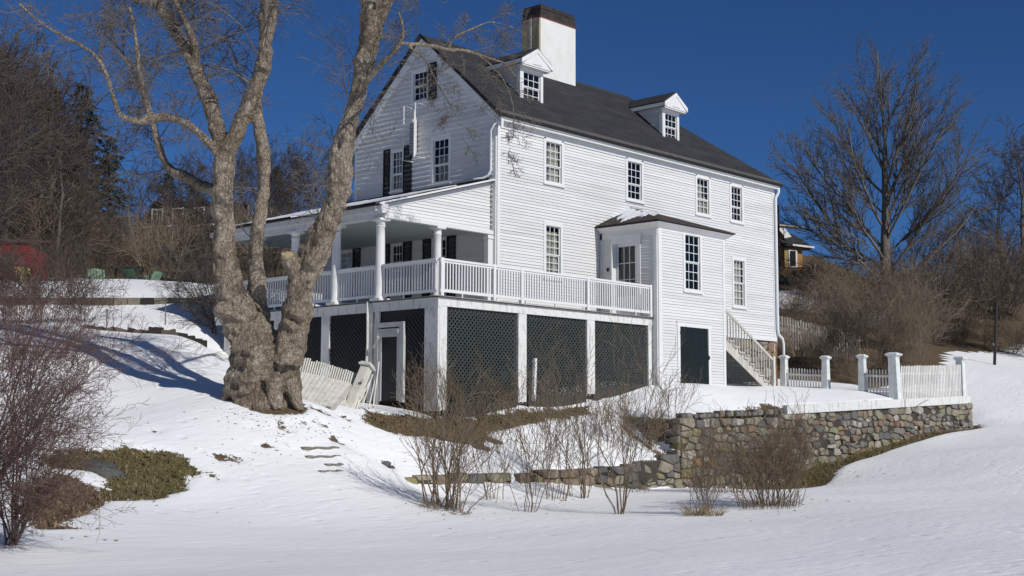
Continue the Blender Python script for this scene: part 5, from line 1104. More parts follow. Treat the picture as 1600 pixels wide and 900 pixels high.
# distance-based limb thickness for scaling the relief
allq = np.concatenate([q for q, _ in polys]); allr = np.concatenate([r for _, r in polys])
thick = np.empty(nv)
for i in range(0, nv, 4000): dd_ = np.linalg.norm(co[i:i+4000, None]-allq[None], axis=2)-allr[None]; thick[i:i+4000] = allr[dd_.argmin(1)]
burls = [(at(350, 492, D0-.5), .42, .20), (at(403, 492, D0), .30, .12), (at(350, 475, D0-.6), .25, .14), (at(352, 545, D0-.6), .3, .12), (at(398, 478, D0-.1), .24, .10), (at(540, 345, D0-.9), .3, .14), (at(545, 330, D0-.8), .22, .12), (at(490, 410, D0-.9), .28, .12), (at(413, 235, D0-.2), .22, .09), (at(344, 165, D0-.2), .18, .09), (at(415, 105, D0-.6), .22, .1), (at(235, 184, D0-1.2), .2, .07),
         (at(545, 280, D0-.9), .22, .1), (at(350, 305, D0-.4), .22, .1), (at(350, 320, D0-.3), .2, .08), (at(455, 500, D0-.6), .25, .10), (at(400, 560, D0-.9), .4, .12), (at(365, 600, D0-.7), .3, .12), (at(440, 580, D0-.8), .3, .1), (at(532, 375, D0-.8), .2, .12), (at(508, 360, D0-.9), .22, .08), (at(388, 395, D0), .14, .05), (at(372, 430, D0-.3), .2, .08), (at(396, 345, D0), .14, .05), (at(332, 200, D0-.1), .15, .06), (at(545, 215, D0-.8), .2, .07), (at(525, 240, D0-.8), .2, .06)]
disp = np.zeros(nv)-0.
for i in range(nv):
    v = Vector(co[i]); k = min(1., thick[i]/.45)
    a = -.055+mnoise.noise(v*1.5)*.12+max(0, mnoise.noise(v*3.2+Vector((7, 1, 2))))*.20+max(0, mnoise.noise(v*6.))*.08-abs(mnoise.noise(Vector((v.x*5, v.y*5, v.z*2.2))))*.03+mnoise.noise(Vector((v.x*7, v.y*7, v.z*2.4)))*.045+abs(mnoise.noise(Vector((v.x*11, v.y*11, v.z*3.5))))*-.045
    disp[i] = a*k*.8
for c, rad, amp in burls:
    d_ = np.linalg.norm(co-c, axis=1); disp += amp*np.exp(-(d_/rad)**2*1.5)*(1+.5*np.sin(co[:, 2]*17+co[:, 0]*13))
hol = [(at(345, 265, D0-.6), .10, -.13), (at(526, 225, D0-.9), .14, -.18), (at(452, 565, D0-.9), .10, -.1), (at(402, 605, D0-1.), .10, -.12), (at(453, 500, D0-.6), .06, -.06)]
for c, rad, amp in hol: d_ = np.linalg.norm(co-c, axis=1); disp += amp*np.exp(-(d_/rad)**2)
co = co+no*disp[:, None]; tme.vertices.foreach_set('co', co.astype(np.float32).ravel()); tme.materials.clear(); tme.materials.append(bark); tme.polygons.foreach_set('use_smooth', [True]*len(tme.polygons)); tme.update(); tme.name = 'trunk'
link('trunk', tme, maple)
cf = MB(); c_ = at(449, 397, D0-.66); cf.tube([c_+(.03, .03, -.10), c_+(-.015, -.015, .0)], [.15, .145], 16); 
cf.build('sawn_stub', mat('fresh_cut_wood', (.42, .34, .19), .8, (.33, .25, .14), 8.), maple)
MAP = dict(seg=[.35, .3, .25, .2], wob=.20, up=[.02, .02, 0, -.02], n=[8, 6, 4, 3], start=[.2, .15, .15, .1], ang=[(30, 70), (30, 75), (30, 80)], len=(.45, .75), taper=.35, tip=.0050, max=2)
R = np.random.default_rng(5); out = []
def crown_from(poly_idx, n, ln, r, f0=.2, bias=(0, 0, .1), opt=MAP):
    q, rr = polys[poly_idx]
    for k in range(n):
        f = f0+(1-f0)*(k+R.uniform(0, 1))/n; i = min(int(f*(len(q)-1)), len(q)-2); t = unit(q[i+1]-q[i]); s = unit(np.cross(t, R.normal(0, 1, 3))); A = R.uniform(.7, 1.4)
        d = unit(t*math.cos(A)+s*math.sin(A)+np.array(bias)); grow(out, R, q[i]+d*rr[i]*.5, d, ln*R.uniform(.5, 1.2), min(r*R.uniform(.6, 1.1), rr[i]*.6), 0, opt)
crown_from(3, 17, 1.8, .030, .25); crown_from(4, 17, 1.9, .030, .15); crown_from(5, 7, .9, .014, .35); crown_from(6, 18, 1.5, .020, .35); crown_from(7, 5, 1.8, .03); crown_from(8, 6, 1.8, .03)
crown_from(10, 12, 1.0, .018, .2); crown_from(11, 15, 1.1, .018, .05); crown_from(12, 12, 1.1, .018, .05); crown_from(13, 18, 1.4, .02, .3); crown_from(14, 12, 1.4, .02); crown_from(15, 6, 1.2, .02)
crown_from(16, 5, .7, .010, .3); crown_from(17, 9, .7, .010, .3, (0, 0, 0)); crown_from(18, 7, .7, .009, .2); crown_from(19, 12, .7, .009, .3, (0, 0, -.3)); crown_from(len(polys)-1, 14, .8, .008, .1, (0, 0, -.2)); crown_from(17, 6, .9, .010, .5, (0, 0, .3))
link('crown', veg_mesh('crown', out, mat('maple_twig_bark', (.115, .098, .082), .95, (.185, .162, .14), 3.), .02, (6, 3)), maple)

# ------------------------------------------------------------ right-hand tree beyond the yard
def bare_tree(name, R, H, base_r, spread, opt, trunk_pts=7, limbs_n=14, lean=(0, 0), first=.22, upw=.9):
    out = []; T = []; p = np.zeros(3)
    for i in range(trunk_pts+1): T.append(np.array((lean[0]*i/trunk_pts+R.normal(0, .06), lean[1]*i/trunk_pts+R.normal(0, .06), H*.80*i/trunk_pts)))
    T = np.array(T); rr = np.linspace(1, .18, trunk_pts+1)*base_r; rr[0] *= 1.25; out.append((T, rr, 0))
    for k in range(limbs_n):
        f = first+(1-first)*(k+R.uniform(0, .6))/limbs_n; x = f*trunk_pts; i = min(int(x), trunk_pts-1); pos = T[i]+(T[i+1]-T[i])*(x-i); a = k*2.4+R.uniform(-.4, .4)
        el = math.radians(R.uniform(24, 44)+36*f); d = np.array((math.cos(a)*math.cos(el), math.sin(a)*math.cos(el), math.sin(el)))
        ln = spread*(1.18-.74*f)*R.uniform(.8, 1.15); grow(out, R, pos, d, ln, base_r*R.uniform(.16, .28)*(1.1-f*.5), 1, opt)
    return out
RT_ = dict(seg=[1, .8, .6, .45, .35], wob=.075, up=[0, .055, .06, .06, .05], n=[0, 15, 11, 7, 0], start=[.1, .12, .1, .1], ang=[(30, 50), (20, 42), (22, 45), (20, 45)], len=(.34, .52), taper=.42, tip=.011, max=4, ref=[1, 8., 3.4, 1.6])
out = bare_tree('t', np.random.default_rng(33), 16.6, .42, 10.0, RT_, limbs_n=26, first=.12)
bt = at(1388, 500, 88.); o = empty('bare_oak_tree', bt, 'tall bare tree with a broad rounded crown against the blue sky right of the house', 'tree')
tm_ = veg_mesh('t', out[:1], bark_rt, .03, (10, 3)); trk = bpy.data.objects.new('trunk', tm_); COL.objects.link(trk); trk.parent = o
cm_ = veg_mesh('c', out[1:], bark_rt, .05, (5, 3)); crn = bpy.data.objects.new('crown', cm_); COL.objects.link(crn); crn.parent = o
o.scale = (1.08, 1.08, 1.07)
# ------------------------------------------------------------ shared meshes for woods and brush
WD = dict(seg=[1, .9, .7, .5], wob=.13, up=[0, .05, .05, .04], n=[0, 8, 7, 0], start=[.1, .15, .1], ang=[(30, 50), (25, 55), (25, 60)], len=(.38, .62), taper=.35, tip=.014, max=3)
BR = dict(seg=[.5, .45, .35, .3], wob=.16, up=[.06, .05, .04, .02], n=[6, 5, 4, 0], start=[.2, .15, .1], ang=[(20, 50), (25, 60), (25, 65)], len=(.4, .7), taper=.3, tip=.009, max=2)
wood_meshes = []
for s in range(4):
    R2 = np.random.default_rng(100+s); o_ = bare_tree('w', R2, 11, .17, 5.2, WD, limbs_n=13, first=.25); wood_meshes.append((veg_mesh('bare_tree_trunk', o_[:1], bark_bg, .03, (6, 3)), [veg_mesh('bare_tree_crown', o_[1:], m_, .04, (4, 3)) for m_ in (twig_bg,)][0]))
def brush(R, n, H, spread, opt, base=.5, r=.02):
    out = []
    for k in range(n):
        a = R.uniform(0, 6.283); q = np.array((math.cos(a), math.sin(a), 0))*base*R.uniform(0, 1); lean = R.uniform(.1, spread); d = unit(np.array((math.cos(a)*lean+R.normal(0, .1), math.sin(a)*lean+R.normal(0, .1), 1)))
        grow(out, R, q, d, H*R.uniform(.6, 1.05), r*R.uniform(.6, 1.2), 0, opt)
    return out
brush_tan = [veg_mesh('brush_mesh', brush(np.random.default_rng(200+s), 22, 3.6, .9, BR, 1.1, .022), twig_tan, .03, (4, 3)) for s in range(3)]
brush_brn = [veg_mesh('brush_mesh', brush(np.random.default_rng(210+s), 22, 3.6, .9, BR, 1.1, .022), twig_bg, .03, (4, 3)) for s in range(2)]
def inst_tree(i, px, py, d, s, label, group, rot=0, name='bare_tree'):
    e_ = empty(name, at(px, py, d), label, 'tree', group); tmn, cmn = wood_meshes[i % len(wood_meshes)]
    for nm, mm in (('trunk', tmn), ('crown', cmn)): q = bpy.data.objects.new(nm, mm); COL.objects.link(q); q.parent = e_
    e_.scale = (s, s, s); e_.rotation_euler = (0, 0, rot); return e_
def put_brush(mesh, px, py, d, s, label, group, name='bare_shrub', sz=None, onground=False, rz=None):
    q = bpy.data.objects.new(name, mesh); COL.objects.link(q); p = at(px, py, d)
    if onground: p[2] = gz(p[0], p[1])-.05
    q.location = tuple(p); q.scale = (s, s, sz or s); q.rotation_euler = (0, 0, rnd.uniform(0, 6.28) if rz is None else rz); return tag(q, label, 'shrub', group)
# brush bank right of the house
k = 0
spots = []
for row, (d, py, s0, step) in enumerate(((62, 556, .95, 32), (70, 534, 1.05, 32), (80, 512, 1.15, 34), (90, 490, 1.15, 34))):
    px = 1236+row*12 if row < 1 else 1215+row*8
    while px < 1640:
        if not (row == 0 and px > 1440): spots.append((px+rnd.uniform(-12, 12), py+rnd.uniform(-5, 5)-(12 if px > 1520 else 0)+(0 if px > 1290 else 6), d+rnd.uniform(-3, 3), s0*rnd.uniform(.55, .98)))
        px += step
for i, (px, py, d, s) in enumerate(spots):
    if px < 1278 and d > 66: continue
    if px < 1290: s *= .75
    if px > 1450 and d < 76: continue
    if px < 1310: s *= .62
    if px > 1480: s *= 1.25
    put_brush((brush_tan+brush_brn[:1])[i % 4], px, py, d, s, nth(i, [q_[0]+q_[2]*.001 for q_ in spots])+' from the left of the tangled brush clumps on the right bank', 'brush on the bank right of the house')
for i, (px, py, d, s) in enumerate([(1430, 500, 105, .7), (1475, 490, 112, .75), (1520, 480, 110, .8), (1565, 480, 100, 1.0), (1600, 470, 92, 1.15), (1640, 470, 98, 1.25), (1500, 480, 125, .8), (1330, 500, 118, .55)]):
    inst_tree(i, px, py, d, s, nth(i, [1430, 1475, 1520, 1565, 1600, 1640, 1500, 1330])+' from the left of the bare trees in the right thicket behind the rounded tree', 'bare trees in the right thicket', rot=i*1.3)
# woods at the left and behind
lw_sp = [(-40, 430, 62, 1.25), (20, 425, 66, 1.2), (70, 425, 72, 1.15), (-10, 420, 78, 1.4), (45, 418, 84, 1.4), (110, 420, 88, 1.15), (0, 415, 95, 1.6), (60, 415, 100, 1.5), (150, 415, 96, .8), (-70, 430, 74, 1.5),
         (215, 415, 92, .75), (250, 412, 98, .75), (300, 410, 90, .8), (335, 408, 96, .9), (375, 405, 100, .9), (420, 405, 92, .85), (455, 402, 98, .9), (490, 400, 104, .95), (525, 395, 110, .95), (560, 392, 115, .9), (280, 410, 108, .95), (400, 400, 112, 1.0), (450, 398, 120, 1.05)]
for i, (px, py, d, s) in enumerate(lw_sp):
    inst_tree(i, px, py+22, d, s, nth(i, [q_[0]+q_[2]*.001 for q_ in lw_sp])+(' from the left of the bare woodland trees, on the far left hillside' if px < 180 else ' from the left of the bare woodland trees, behind the big maple'), 'bare trees in the left woods' if px < 180 else 'bare trees behind the maple', rot=i*1.7)
for i in range(30):
    px = -30+i*20+rnd.uniform(-8, 8); d = rnd.uniform(64, 84); put_brush((brush_brn+brush_tan[:1])[i % 3], px, 436-(d-62)*.35, d, rnd.uniform(.8, 1.25)*(1.1 if px < 140 else .85), ORD[i]+' from the left of the brown underbrush below the left woods', 'underbrush below the left woods')
# hemlocks
needle = mat('dark_hemlock_needles', (.020, .028, .014), .9, (.050, .048, .026), 1.4)
def hemlock(R, H, W_, n=46):
    vs = []; fs = []; out = [(np.array([(0, 0, 0), (0, 0, H*.5), (0, 0, H)]), np.array((.3, .16, .02)), 0)]
    for k in range(n):
        f = (k+R.uniform(0, 1))/n; z = H*(.06+.93*f); ln = W_*(1-f)**.75*R.uniform(.65, 1.1)+.25; a = k*2.4+R.uniform(-.5, .5)
        d = np.array((math.cos(a), math.sin(a), R.uniform(-.05, .22))); P_ = [np.array((0, 0, z))]
        for j in range(5): d = unit(d+np.array((0, 0, -.09))+R.normal(0, .06, 3)); P_.append(P_[-1]+d*ln/5)
        P_ = np.array(P_); out.append((P_, np.linspace(.05, .01, 6), 1)); side = unit(np.cross(d, (0, 0, 1)))
        for m_ in range(int(75*ln/W_)+16):
            t = R.uniform(.12, 1)*5; i = min(int(t), 4); c = P_[i]+(P_[i+1]-P_[i])*(t-i); off = R.normal(0, 1)*ln*.16*(1.15-t/5); c = c+side*off+np.array((0, 0, -abs(off)*.25+R.normal(0, .06)))
            dv = unit(d*.8+side*np.sign(off)*R.uniform(.3, 1)+R.normal(0, .25, 3)); l2 = R.uniform(.18, .40); wv = unit(np.cross(dv, R.normal(0, 1, 3)))*l2*R.uniform(.12, .24); b0 = len(vs)
            vs += [c-wv*.6, c+dv*l2*.5-wv+np.array((0, 0, -.02)), c+dv*l2+np.array((0, 0, -.08)), c+dv*l2*.5+wv]; fs.append((b0, b0+1, b0+2, b0+3))
    return veg_mesh('t', out, bark_bg, .03, (6, 3)), np_mesh('n', np.array(vs), np.array(fs), needle, smooth=False)
hm = [hemlock(np.random.default_rng(301+s), 14, 4.4, 120) for s in range(2)]
for i, (px, py, d, s, lab) in enumerate([(118, 445, 88, 1.0, 'dark evergreen with drooping boughs at the edge of the left woods'), (165, 440, 98, .80, 'smaller dark evergreen right of the big evergreen on the left'), (70, 440, 84, .92, 'dark evergreen half hidden in the left woods above the red shed'), (258, 440, 100, .62, 'dark evergreen just left of the maple trunk'), (10, 440, 90, 1.0, 'dark evergreen at the left edge behind bare trees'), (300, 440, 106, .60, 'dark evergreen behind the maple, right of the grey house'), (430, 430, 118, .72, 'dark evergreen between the maple trunks far back'), (1560, 520, 96, .35, 'low dark evergreen in the thicket at the right edge')]):
    e_ = empty('hemlock_tree', at(px, py, d), lab, 'tree', None)
    for nm, mm in zip(('trunk', 'crown'), hm[i % 2]): q = bpy.data.objects.new(nm, mm); COL.objects.link(q); q.parent = e_
    e_.scale = (s, s, s); e_.rotation_euler = (0, 0, i*1.1)
# dark evergreen hedge low at the right edge
# ------------------------------------------------------------ shrubs in front of the low wall
SH = dict(seg=[.28, .22, .16], wob=.17, up=[.08, .08, .06], n=[6, 3, 0], start=[.3, .2, .1], ang=[(14, 36), (18, 45)], len=(.34, .60), taper=.3, tip=.0040, max=2)
def shrub(seed, n, H, spread, base, r, opt=SH, m=stem_m, name='shrub', flat=1.):
    R_ = np.random.default_rng(seed); out = []
    for k in range(n):
        a = R_.uniform(0, 6.283); q = np.array((math.cos(a), math.sin(a)*flat, 0))*base*R_.uniform(.1, 1); l_ = R_.uniform(.05, spread); d = unit(np.array((math.cos(a)*l_+R_.normal(0, .12), math.sin(a)*l_*flat+R_.normal(0, .12), 1)))
        grow(out, R_, q-np.array((0, 0, .1)), d, H*R_.uniform(.5, 1.0), r*R_.uniform(.55, 1.1), 0, opt)
    return veg_mesh(name, out, m, .02, (5, 3))
grass_m = mat('dry_grass', (.36, .27, .15), .9, (.26, .19, .10), 5.)
for (px, py, n, H, sp, base, r, seed, lab, m_) in [
    (690, 792, 27, 2.35, .42, .38, .020, 1, 'largest bare many-stemmed shrub at the left end of the low wall', stem_m),
    (722, 802, 5, 1.5, .8, .12, .022, 2, 'low crooked stem leaning right beside the largest shrub', stem_m),
    (775, 782, 9, 2.3, .35, .25, .013, 3, 'thin upright shrub right of the largest shrub', stem_m),
    (825, 800, 9, 2.6, .30, .18, .013, 4, 'slender bare shrub in front of the gap in the low wall', stem_m),
    (862, 780, 16, 2.9, .40, .40, .014, 5, 'bare shrub against the middle of the low wall', stem_m),
    (912, 778, 14, 3.1, .45, .3, .017, 6, 'tall bare shrub with stems leaning right, in front of the low wall', stem_m),
    (968, 803, 9, 3.0, .40, .16, .020, 7, 'dark stemmed bare shrub standing forward in the snow near the wall corner', stem_m),
    (1000, 770, 9, 2.1, .35, .3, .011, 8, 'thin bare shrub beside the orange lichened stones', stem_m),
    (1100, 803, 20, 1.5, .35, .28, .008, 9, 'tuft of dry stalks with straw grass at its foot', stem_m),
    (1150, 770, 34, 2.0, .6, .7, .012, 10, 'dense twiggy shrub against the tan stone wall', stem_m),
    (1205, 790, 60, 2.0, .7, .70, .013, 11, 'densest brown thicket of twigs in front of the stone wall', stem_m),
    (1225, 735, 30, 1.8, .5, .6, .011, 12, 'brown twiggy shrub close to the stone wall behind the thicket', stem_m)]:
    g = ground(px, py); s = 1.0; q = bpy.data.objects.new('bare_shrub', shrub(seed, int(n*1.1), H*(1.28 if px < 1010 else 1.05), sp*.8, base, r, m=m_)); COL.objects.link(q); q.location = (g[0], g[1], g[2]-.03); tag(q, lab, 'shrub', 'bare shrubs along the garden wall')
def tuft(px, py, n, H, spread, lab, m_=grass_m, seed=1, rad=.004, d=None):
    R_ = np.random.default_rng(seed); g = ground(px, py) if d is None else at(px, py, d); out = []
    for k in range(n):
        a = R_.uniform(0, 6.283); r_ = spread*math.sqrt(R_.uniform(0, 1)); q = np.array((r_*math.cos(a), r_*math.sin(a), -.03)); d_ = np.array((math.cos(a)*.35, math.sin(a)*.35, 1)); h = H*R_.uniform(.4, 1); out.append((np.array([q, q+d_*h*.5, q+d_*h+np.array((math.cos(a)*.1, math.sin(a)*.1, -.02))]), np.array((rad, rad*.8, rad*.3)), 0))
    q = bpy.data.objects.new('grass_tuft', veg_mesh('tuft', out, m_, .1)); COL.objects.link(q); q.location = tuple(g); return tag(q, lab, 'grass', None, 'stuff')
tuft(1085, 806, 150, .35, .22, 'straw coloured grass at the foot of the stalks', seed=1); tuft(1117, 806, 100, .3, .18, 'second straw tuft beside the stalks', seed=2)
tuft(690, 795, 160, .3, .45, 'dry grass in the base of the largest shrub', mat('dull_grass', (.16, .12, .07), .95), seed=3)
tuft(1205, 793, 200, .4, .6, 'dry grass in the thicket by the wall', mat('dull_grass', (.16, .12, .07)), seed=4); tuft(720, 804, 60, .12, .15, 'brown leaves round the crooked stem', mat('dull_grass', (.16, .12, .07)), seed=5)
# shrubs by the lattice and on the terrace
LT = dict(SH); LT['n'] = [7, 4, 0]; orange_tw = mat('olive_brown_twigs', (.17, .13, .07), .9, (.13, .10, .06), 4.)
for (px, py, d, n, H, sp, base, seed, lab) in [(650, 658, 35.2, 9, 1.55, .6, .4, 21, 'bare twiggy shrub in front of the screen door'), (700, 660, 35.6, 8, 1.9, .45, .4, 22, 'bare shrub hiding the foot of the corner deck post'), (745, 660, 36.2, 11, 1.9, .5, .5, 23, 'olive twiggy shrub against the first lattice bay'), (790, 655, 36.8, 9, 1.5, .5, .5, 24, 'lower olive shrub before the first lattice bay, near the white stake'), (950, 640, 38.6, 13, 2.0, .5, .6, 25, 'brown shrub against the last lattice bay'), (995, 640, 39.2, 9, 1.5, .5, .4, 26, 'low brown shrub before the corner of the bump-out'),
    (1052, 655, 39.6, 9, 1.5, .5, .3, 27, 'small bare shrub on top of the terrace wall corner'), (1020, 650, 39.4, 9, 1.6, .5, .3, 28, 'small bare shrub left of the terrace wall corner'), (1190, 650, 42.4, 14, 1.7, .45, .5, 29, 'bare shrub rising above the terrace wall below the stair')]:
    p = at(px, py, d); p[2] = gz(p[0], p[1])-.05; q = bpy.data.objects.new('bare_shrub', shrub(seed, n, H, sp, base, .011, LT, orange_tw if seed in (23, 24, 25, 26) else stem_m)); COL.objects.link(q); q.location = tuple(p); tag(q, lab, 'shrub', 'bare shrubs near the house')
# dry reddish litter on the wall head
# ------------------------------------------------------------ red-twigged bush, left foreground
RB = dict(seg=[.5, .3, .2, .15], wob=.13, up=[-.03, -.02, .02, .02], n=[12, 7, 5, 0], start=[.12, .1, .1], ang=[(25, 60), (25, 60), (25, 60)], len=(.32, .55), taper=.3, tip=.0022, max=3)
R_ = np.random.default_rng(41); out = []
def bush_from(px, py, d, targets, r):
    p0 = at(px, py, d)
    for (tx, ty, td) in targets:
        p1 = at(tx, ty, td); v = p1-p0; grow(out, R_, p0+R_.normal(0, .05, 3), v/np.linalg.norm(v)+np.array((0, 0, .12)), np.linalg.norm(v), r*R_.uniform(.7, 1.2), 0, RB)
bush_from(18, 856, 17.5, [(60, 560, 17), (100, 620, 16.8), (130, 690, 16.6), (20, 520, 17.6), (-20, 560, 17), (70, 700, 17.8), (40, 640, 16.4), (0, 700, 17), (95, 560, 18.), (110, 760, 17.2), (-40, 640, 17.4), (50, 780, 16.8), (30, 480, 17.2), (5, 600, 16.8)], .016)
bush_from(-60, 830, 16, [(40, 470, 15.5), (90, 520, 15.8), (0, 430, 16.4), (20, 440, 16.), (55, 455, 15.8), (75, 500, 16), (-10, 520, 15.5), (45, 540, 16.2), (110, 590, 16), (60, 600, 15.2), (120, 480, 16.4), (-20, 480, 16), (30, 560, 15.4), (100, 660, 15.4)], .016)
bmesh_ = veg_mesh('red_twig_bush', out, twig_red, .02, (5, 3)); tag(link('red_twig_bush', bmesh_), 'arching bush of thin reddish bare twigs at the left edge in the foreground', 'shrub')
out = []; R_ = np.random.default_rng(43)
bush_from(40, 600, 34, [(60, 470, 33), (120, 500, 34), (10, 450, 34), (90, 440, 35), (20, 520, 33), (140, 470, 35)], .02)
bush_from(-10, 620, 30, [(40, 480, 30), (90, 540, 30), (10, 440, 30), (60, 430, 31)], .02)
tag(link('tangled_bush', veg_mesh('tangled_bush', out, twig_red, .02, (5, 3))), 'tangled bush on the slope behind the red-twigged bush, in front of the plank terrace wall', 'shrub')
out = []; R_ = np.random.default_rng(44); bush_from(335, 520, 33.5, [(270, 420, 33.5), (290, 400, 34), (310, 380, 34), (260, 455, 34), (300, 440, 33), (250, 440, 34.5), (325, 400, 34.5), (280, 350, 35), (340, 380, 35), (300, 480, 33.4)], .022)
tag(link('dark_bush', veg_mesh('dark_bush', out, bark_rt, .02, (5, 3))), 'dark bare bush growing just left of the maple trunk', 'shrub')
out = []; R_ = np.random.default_rng(46)
bush_from(420, 520, 44, [(420, 380, 44), (440, 370, 44), (405, 400, 43), (450, 395, 43.5), (435, 420, 42.5), (415, 350, 45)], .02)
tag(link('pale_bush', veg_mesh('pale_bush', out, twig_grey, .02, (5, 3))), 'pale twiggy bush seen through the porch between the maple stems', 'shrub')
for i, (px, py, d, s, lab) in enumerate([(20, 540, 40, .62, 'low brown bush on the middle left terrace, at the very edge'), (75, 530, 41, .58, 'low brown bush on the middle left terrace beside the leftmost garden post'), (125, 522, 42, .45, 'small brown bush left of the maple shadow on the upper slope'), (95, 468, 52, .5, 'sparse brown bush between the red shed and the green chair'), (-20, 500, 44, .8, 'large brown bush cut off by the left edge')]):
    put_brush(brush_brn[i % 2], px, py, d, s, lab, 'bushes on the left terraces', onground=True)
# tall brown saplings at the left edge, mid distance
for i, (px, py, d, s) in enumerate([(-90, 560, 44, 1.05), (-45, 520, 48, 1.0), (8, 462, 62.5, 1.0), (88, 462, 63, .8)]):
    inst_tree(i+1, px, py, d, s, ['bare tree outside the left edge reaching twigs into view', 'bare tree cut by the left edge in front of the shed', 'bare tree standing just behind the red shed', 'bare tree right of the red shed, left of the green chairs'][i], 'thicket trees before the red shed', rot=i*2.1)
# ------------------------------------------------------------ left terraces, garden furniture, shed
pk = empty('plank_terrace_wall', at(170, 480, 46.8), 'low brown plank retaining wall across the snowy slope at the left', 'retaining wall')
plank_cols = [mat('plank_brown', (.085, .065, .05), .9, (.13, .10, .08), 3., .01, 12.), mat('plank_tan', (.24, .21, .16), .9, (.17, .145, .11), 3., .01, 12.), mat('plank_dark', (.03, .025, .022), .9)]
xs = np.linspace(-30, 345, 19)
for i in range(18):
    a, c = at(xs[i], 0, 46.8), at(xs[i+1]-1, 0, 46.8)
    ya = at(xs[i], 481, 46.8)[2]; yb = at(xs[i+1], 481, 46.8)[2]; ta = at(xs[i], 465, 46.8)[2]; tb = at(xs[i+1], 465, 46.8)[2]
    A_, B_ = at((xs[i]), 475, 46.8), at(xs[i+1]-1.5, 475, 46.8); mb = MB(); bk_ = FWD*np.array((1, 1, 0))*.12
    mb.hexa([(A_[0], A_[1], ya-.4), (B_[0], B_[1], yb-.4), (B_[0]+bk_[0], B_[1]+bk_[1], yb-.4), (A_[0]+bk_[0], A_[1]+bk_[1], ya-.4), (A_[0], A_[1], ta), (B_[0], B_[1], tb), (B_[0]+bk_[0], B_[1]+bk_[1], tb), (A_[0]+bk_[0], A_[1]+bk_[1], ta)]); mb.build('plank', plank_cols[(0, 0, 2, 0, 0, 1, 0, 0, 0, 0, 1, 1, 2, 1, 2, 0, 0, 0)[i]], pk)
sw_ = empty('low_dark_terrace_edge', at(260, 524, 40.5), 'low dark stone edging across the snow behind the maple shadow', 'stone edging')
R_ = random.Random(3); px = 128.
while px < 318:
    w_ = R_.uniform(5, 13); A_, B_ = at(px, 522, 40.6), at(px+w_, 522, 40.6); z0 = gz(A_[0], A_[1])-.1; z1 = z0+.1+R_.uniform(.05, .15)+(.07 if px > 225 else 0); bk_ = FWD*np.array((1, 1, 0))*.3
    mb = MB(); j = R_.uniform(-.05, .05); mb.hexa([(A_[0], A_[1], z0-.2), (B_[0], B_[1], z0-.2), (B_[0]+bk_[0], B_[1]+bk_[1], z0-.2), (A_[0]+bk_[0], A_[1]+bk_[1], z0-.2), (A_[0]+bk_[0]*.2, A_[1]+bk_[1]*.2, z1+j), (B_[0]+bk_[0]*.2, B_[1]+bk_[1]*.2, z1-j), (B_[0]+bk_[0], B_[1]+bk_[1], z1), (A_[0]+bk_[0], A_[1]+bk_[1], z1)]); mb.build('stone', plank_cols[R_.choice([2, 2, 0])], sw_); px += w_-.5
for i, (px, py0, py1, d, lab) in enumerate([(63, 521, 487, 41, 'leftmost thin garden post in the snow strip'), (166, 519, 484, 41, 'second thin garden post, left of the maple shadow'), (258, 500, 474, 43, 'thin garden post nearest the maple')]):
    mb = MB(); a = at(px, py0+8, d); c = at(px, py1, d); mb.tube([a, (a[0], a[1], c[2])], .022, 6); mb.tube([(a[0], a[1], c[2]), (a[0], a[1], c[2]+.03)], .03, 6); tag(mb.build('garden_post', bark_rt), lab, 'post', 'thin posts in the upper garden')
green_p = mat('pale_green_paint', (.17, .29, .19), .6, (.12, .22, .14), 5.); yellow_p = mat('faded_yellow_paint', (.46, .38, .12), .6); table_m = mat('dark_table', (.035, .035, .03), .7)
def chair(px, py, d, yaw, lab, m_, s=1.):
    p = at(px, py, d); p[2] = gz(p[0], p[1])-.34; e_ = empty('garden_chair', p, lab, 'chair', 'garden chairs on the upper terrace'); e_.rotation_euler = (0, 0, yaw); e_.scale = (s, s, s)
    def prt(nm, boxes):
        mb = MB()
        for q in boxes: mb.bar(*q)
        o_ = bpy.data.objects.new(nm, mb.mesh(nm, m_)); COL.objects.link(o_); o_.parent = e_
    for k in range(6): x = -.30+k*.12; prt('back_slat', [((x, .18, .30), (x*1.1, .52, 1.02-.02*abs(k-2.5)), .105, .02, (0, 1, 0))])
    for k in range(5): y = -.30+k*.105; prt('seat_slat', [((-.30, y, .42-.035*k), (.30, y, .42-.035*k), .09, .02)])
    for s_ in (-1, 1):
        prt('armrest', [((s_*.36, -.38, .60), (s_*.36, .36, .56), .13, .025)]); prt('leg', [((s_*.33, -.32, -.1), (s_*.33, -.32, .59), .05, .09)]); prt('leg', [((s_*.32, -.32, .38), (s_*.32, .50, .02), .03, .12)])
    return e_
dc = 58.3
chair(153, 437, dc, YAW-1.57+.5, 'pale green wooden garden chair standing alone left of the table', green_p); chair(212, 437, dc+.8, YAW-1.57+2.6, 'pale green garden chair behind the dark table', green_p); chair(235, 440, dc, YAW-1.57-2.0, 'low pale green reclining garden chair right of the table', green_p, .8); chair(44, 438, 58.5, YAW-1.57+.9, 'faded yellow garden chair in front of the red shed', yellow_p, 1.)
p = at(198, 439, 58.2); p[2] = gz(p[0], p[1])-.15; tb_ = empty('garden_table', p, 'dark flat-topped garden table among the green chairs', 'table')
def local(nm, mb, m_, e_): o_ = bpy.data.objects.new(nm, mb.mesh(nm, m_)); COL.objects.link(o_); o_.parent = e_; return o_
tb_.rotation_euler = (0, 0, YAW-1.57)
for k in range(6): mb = MB(); mb.box(-.75, .75, -.42+k*.14, -.29+k*.14, .80, .84); local('table_board', mb, table_m, tb_)
for sx in (-.6, .6):
    for sy in (-.32, .32): mb = MB(); mb.box(sx-.04, sx+.04, sy-.04, sy+.04, -.1, .80); local('leg', mb, table_m, tb_)
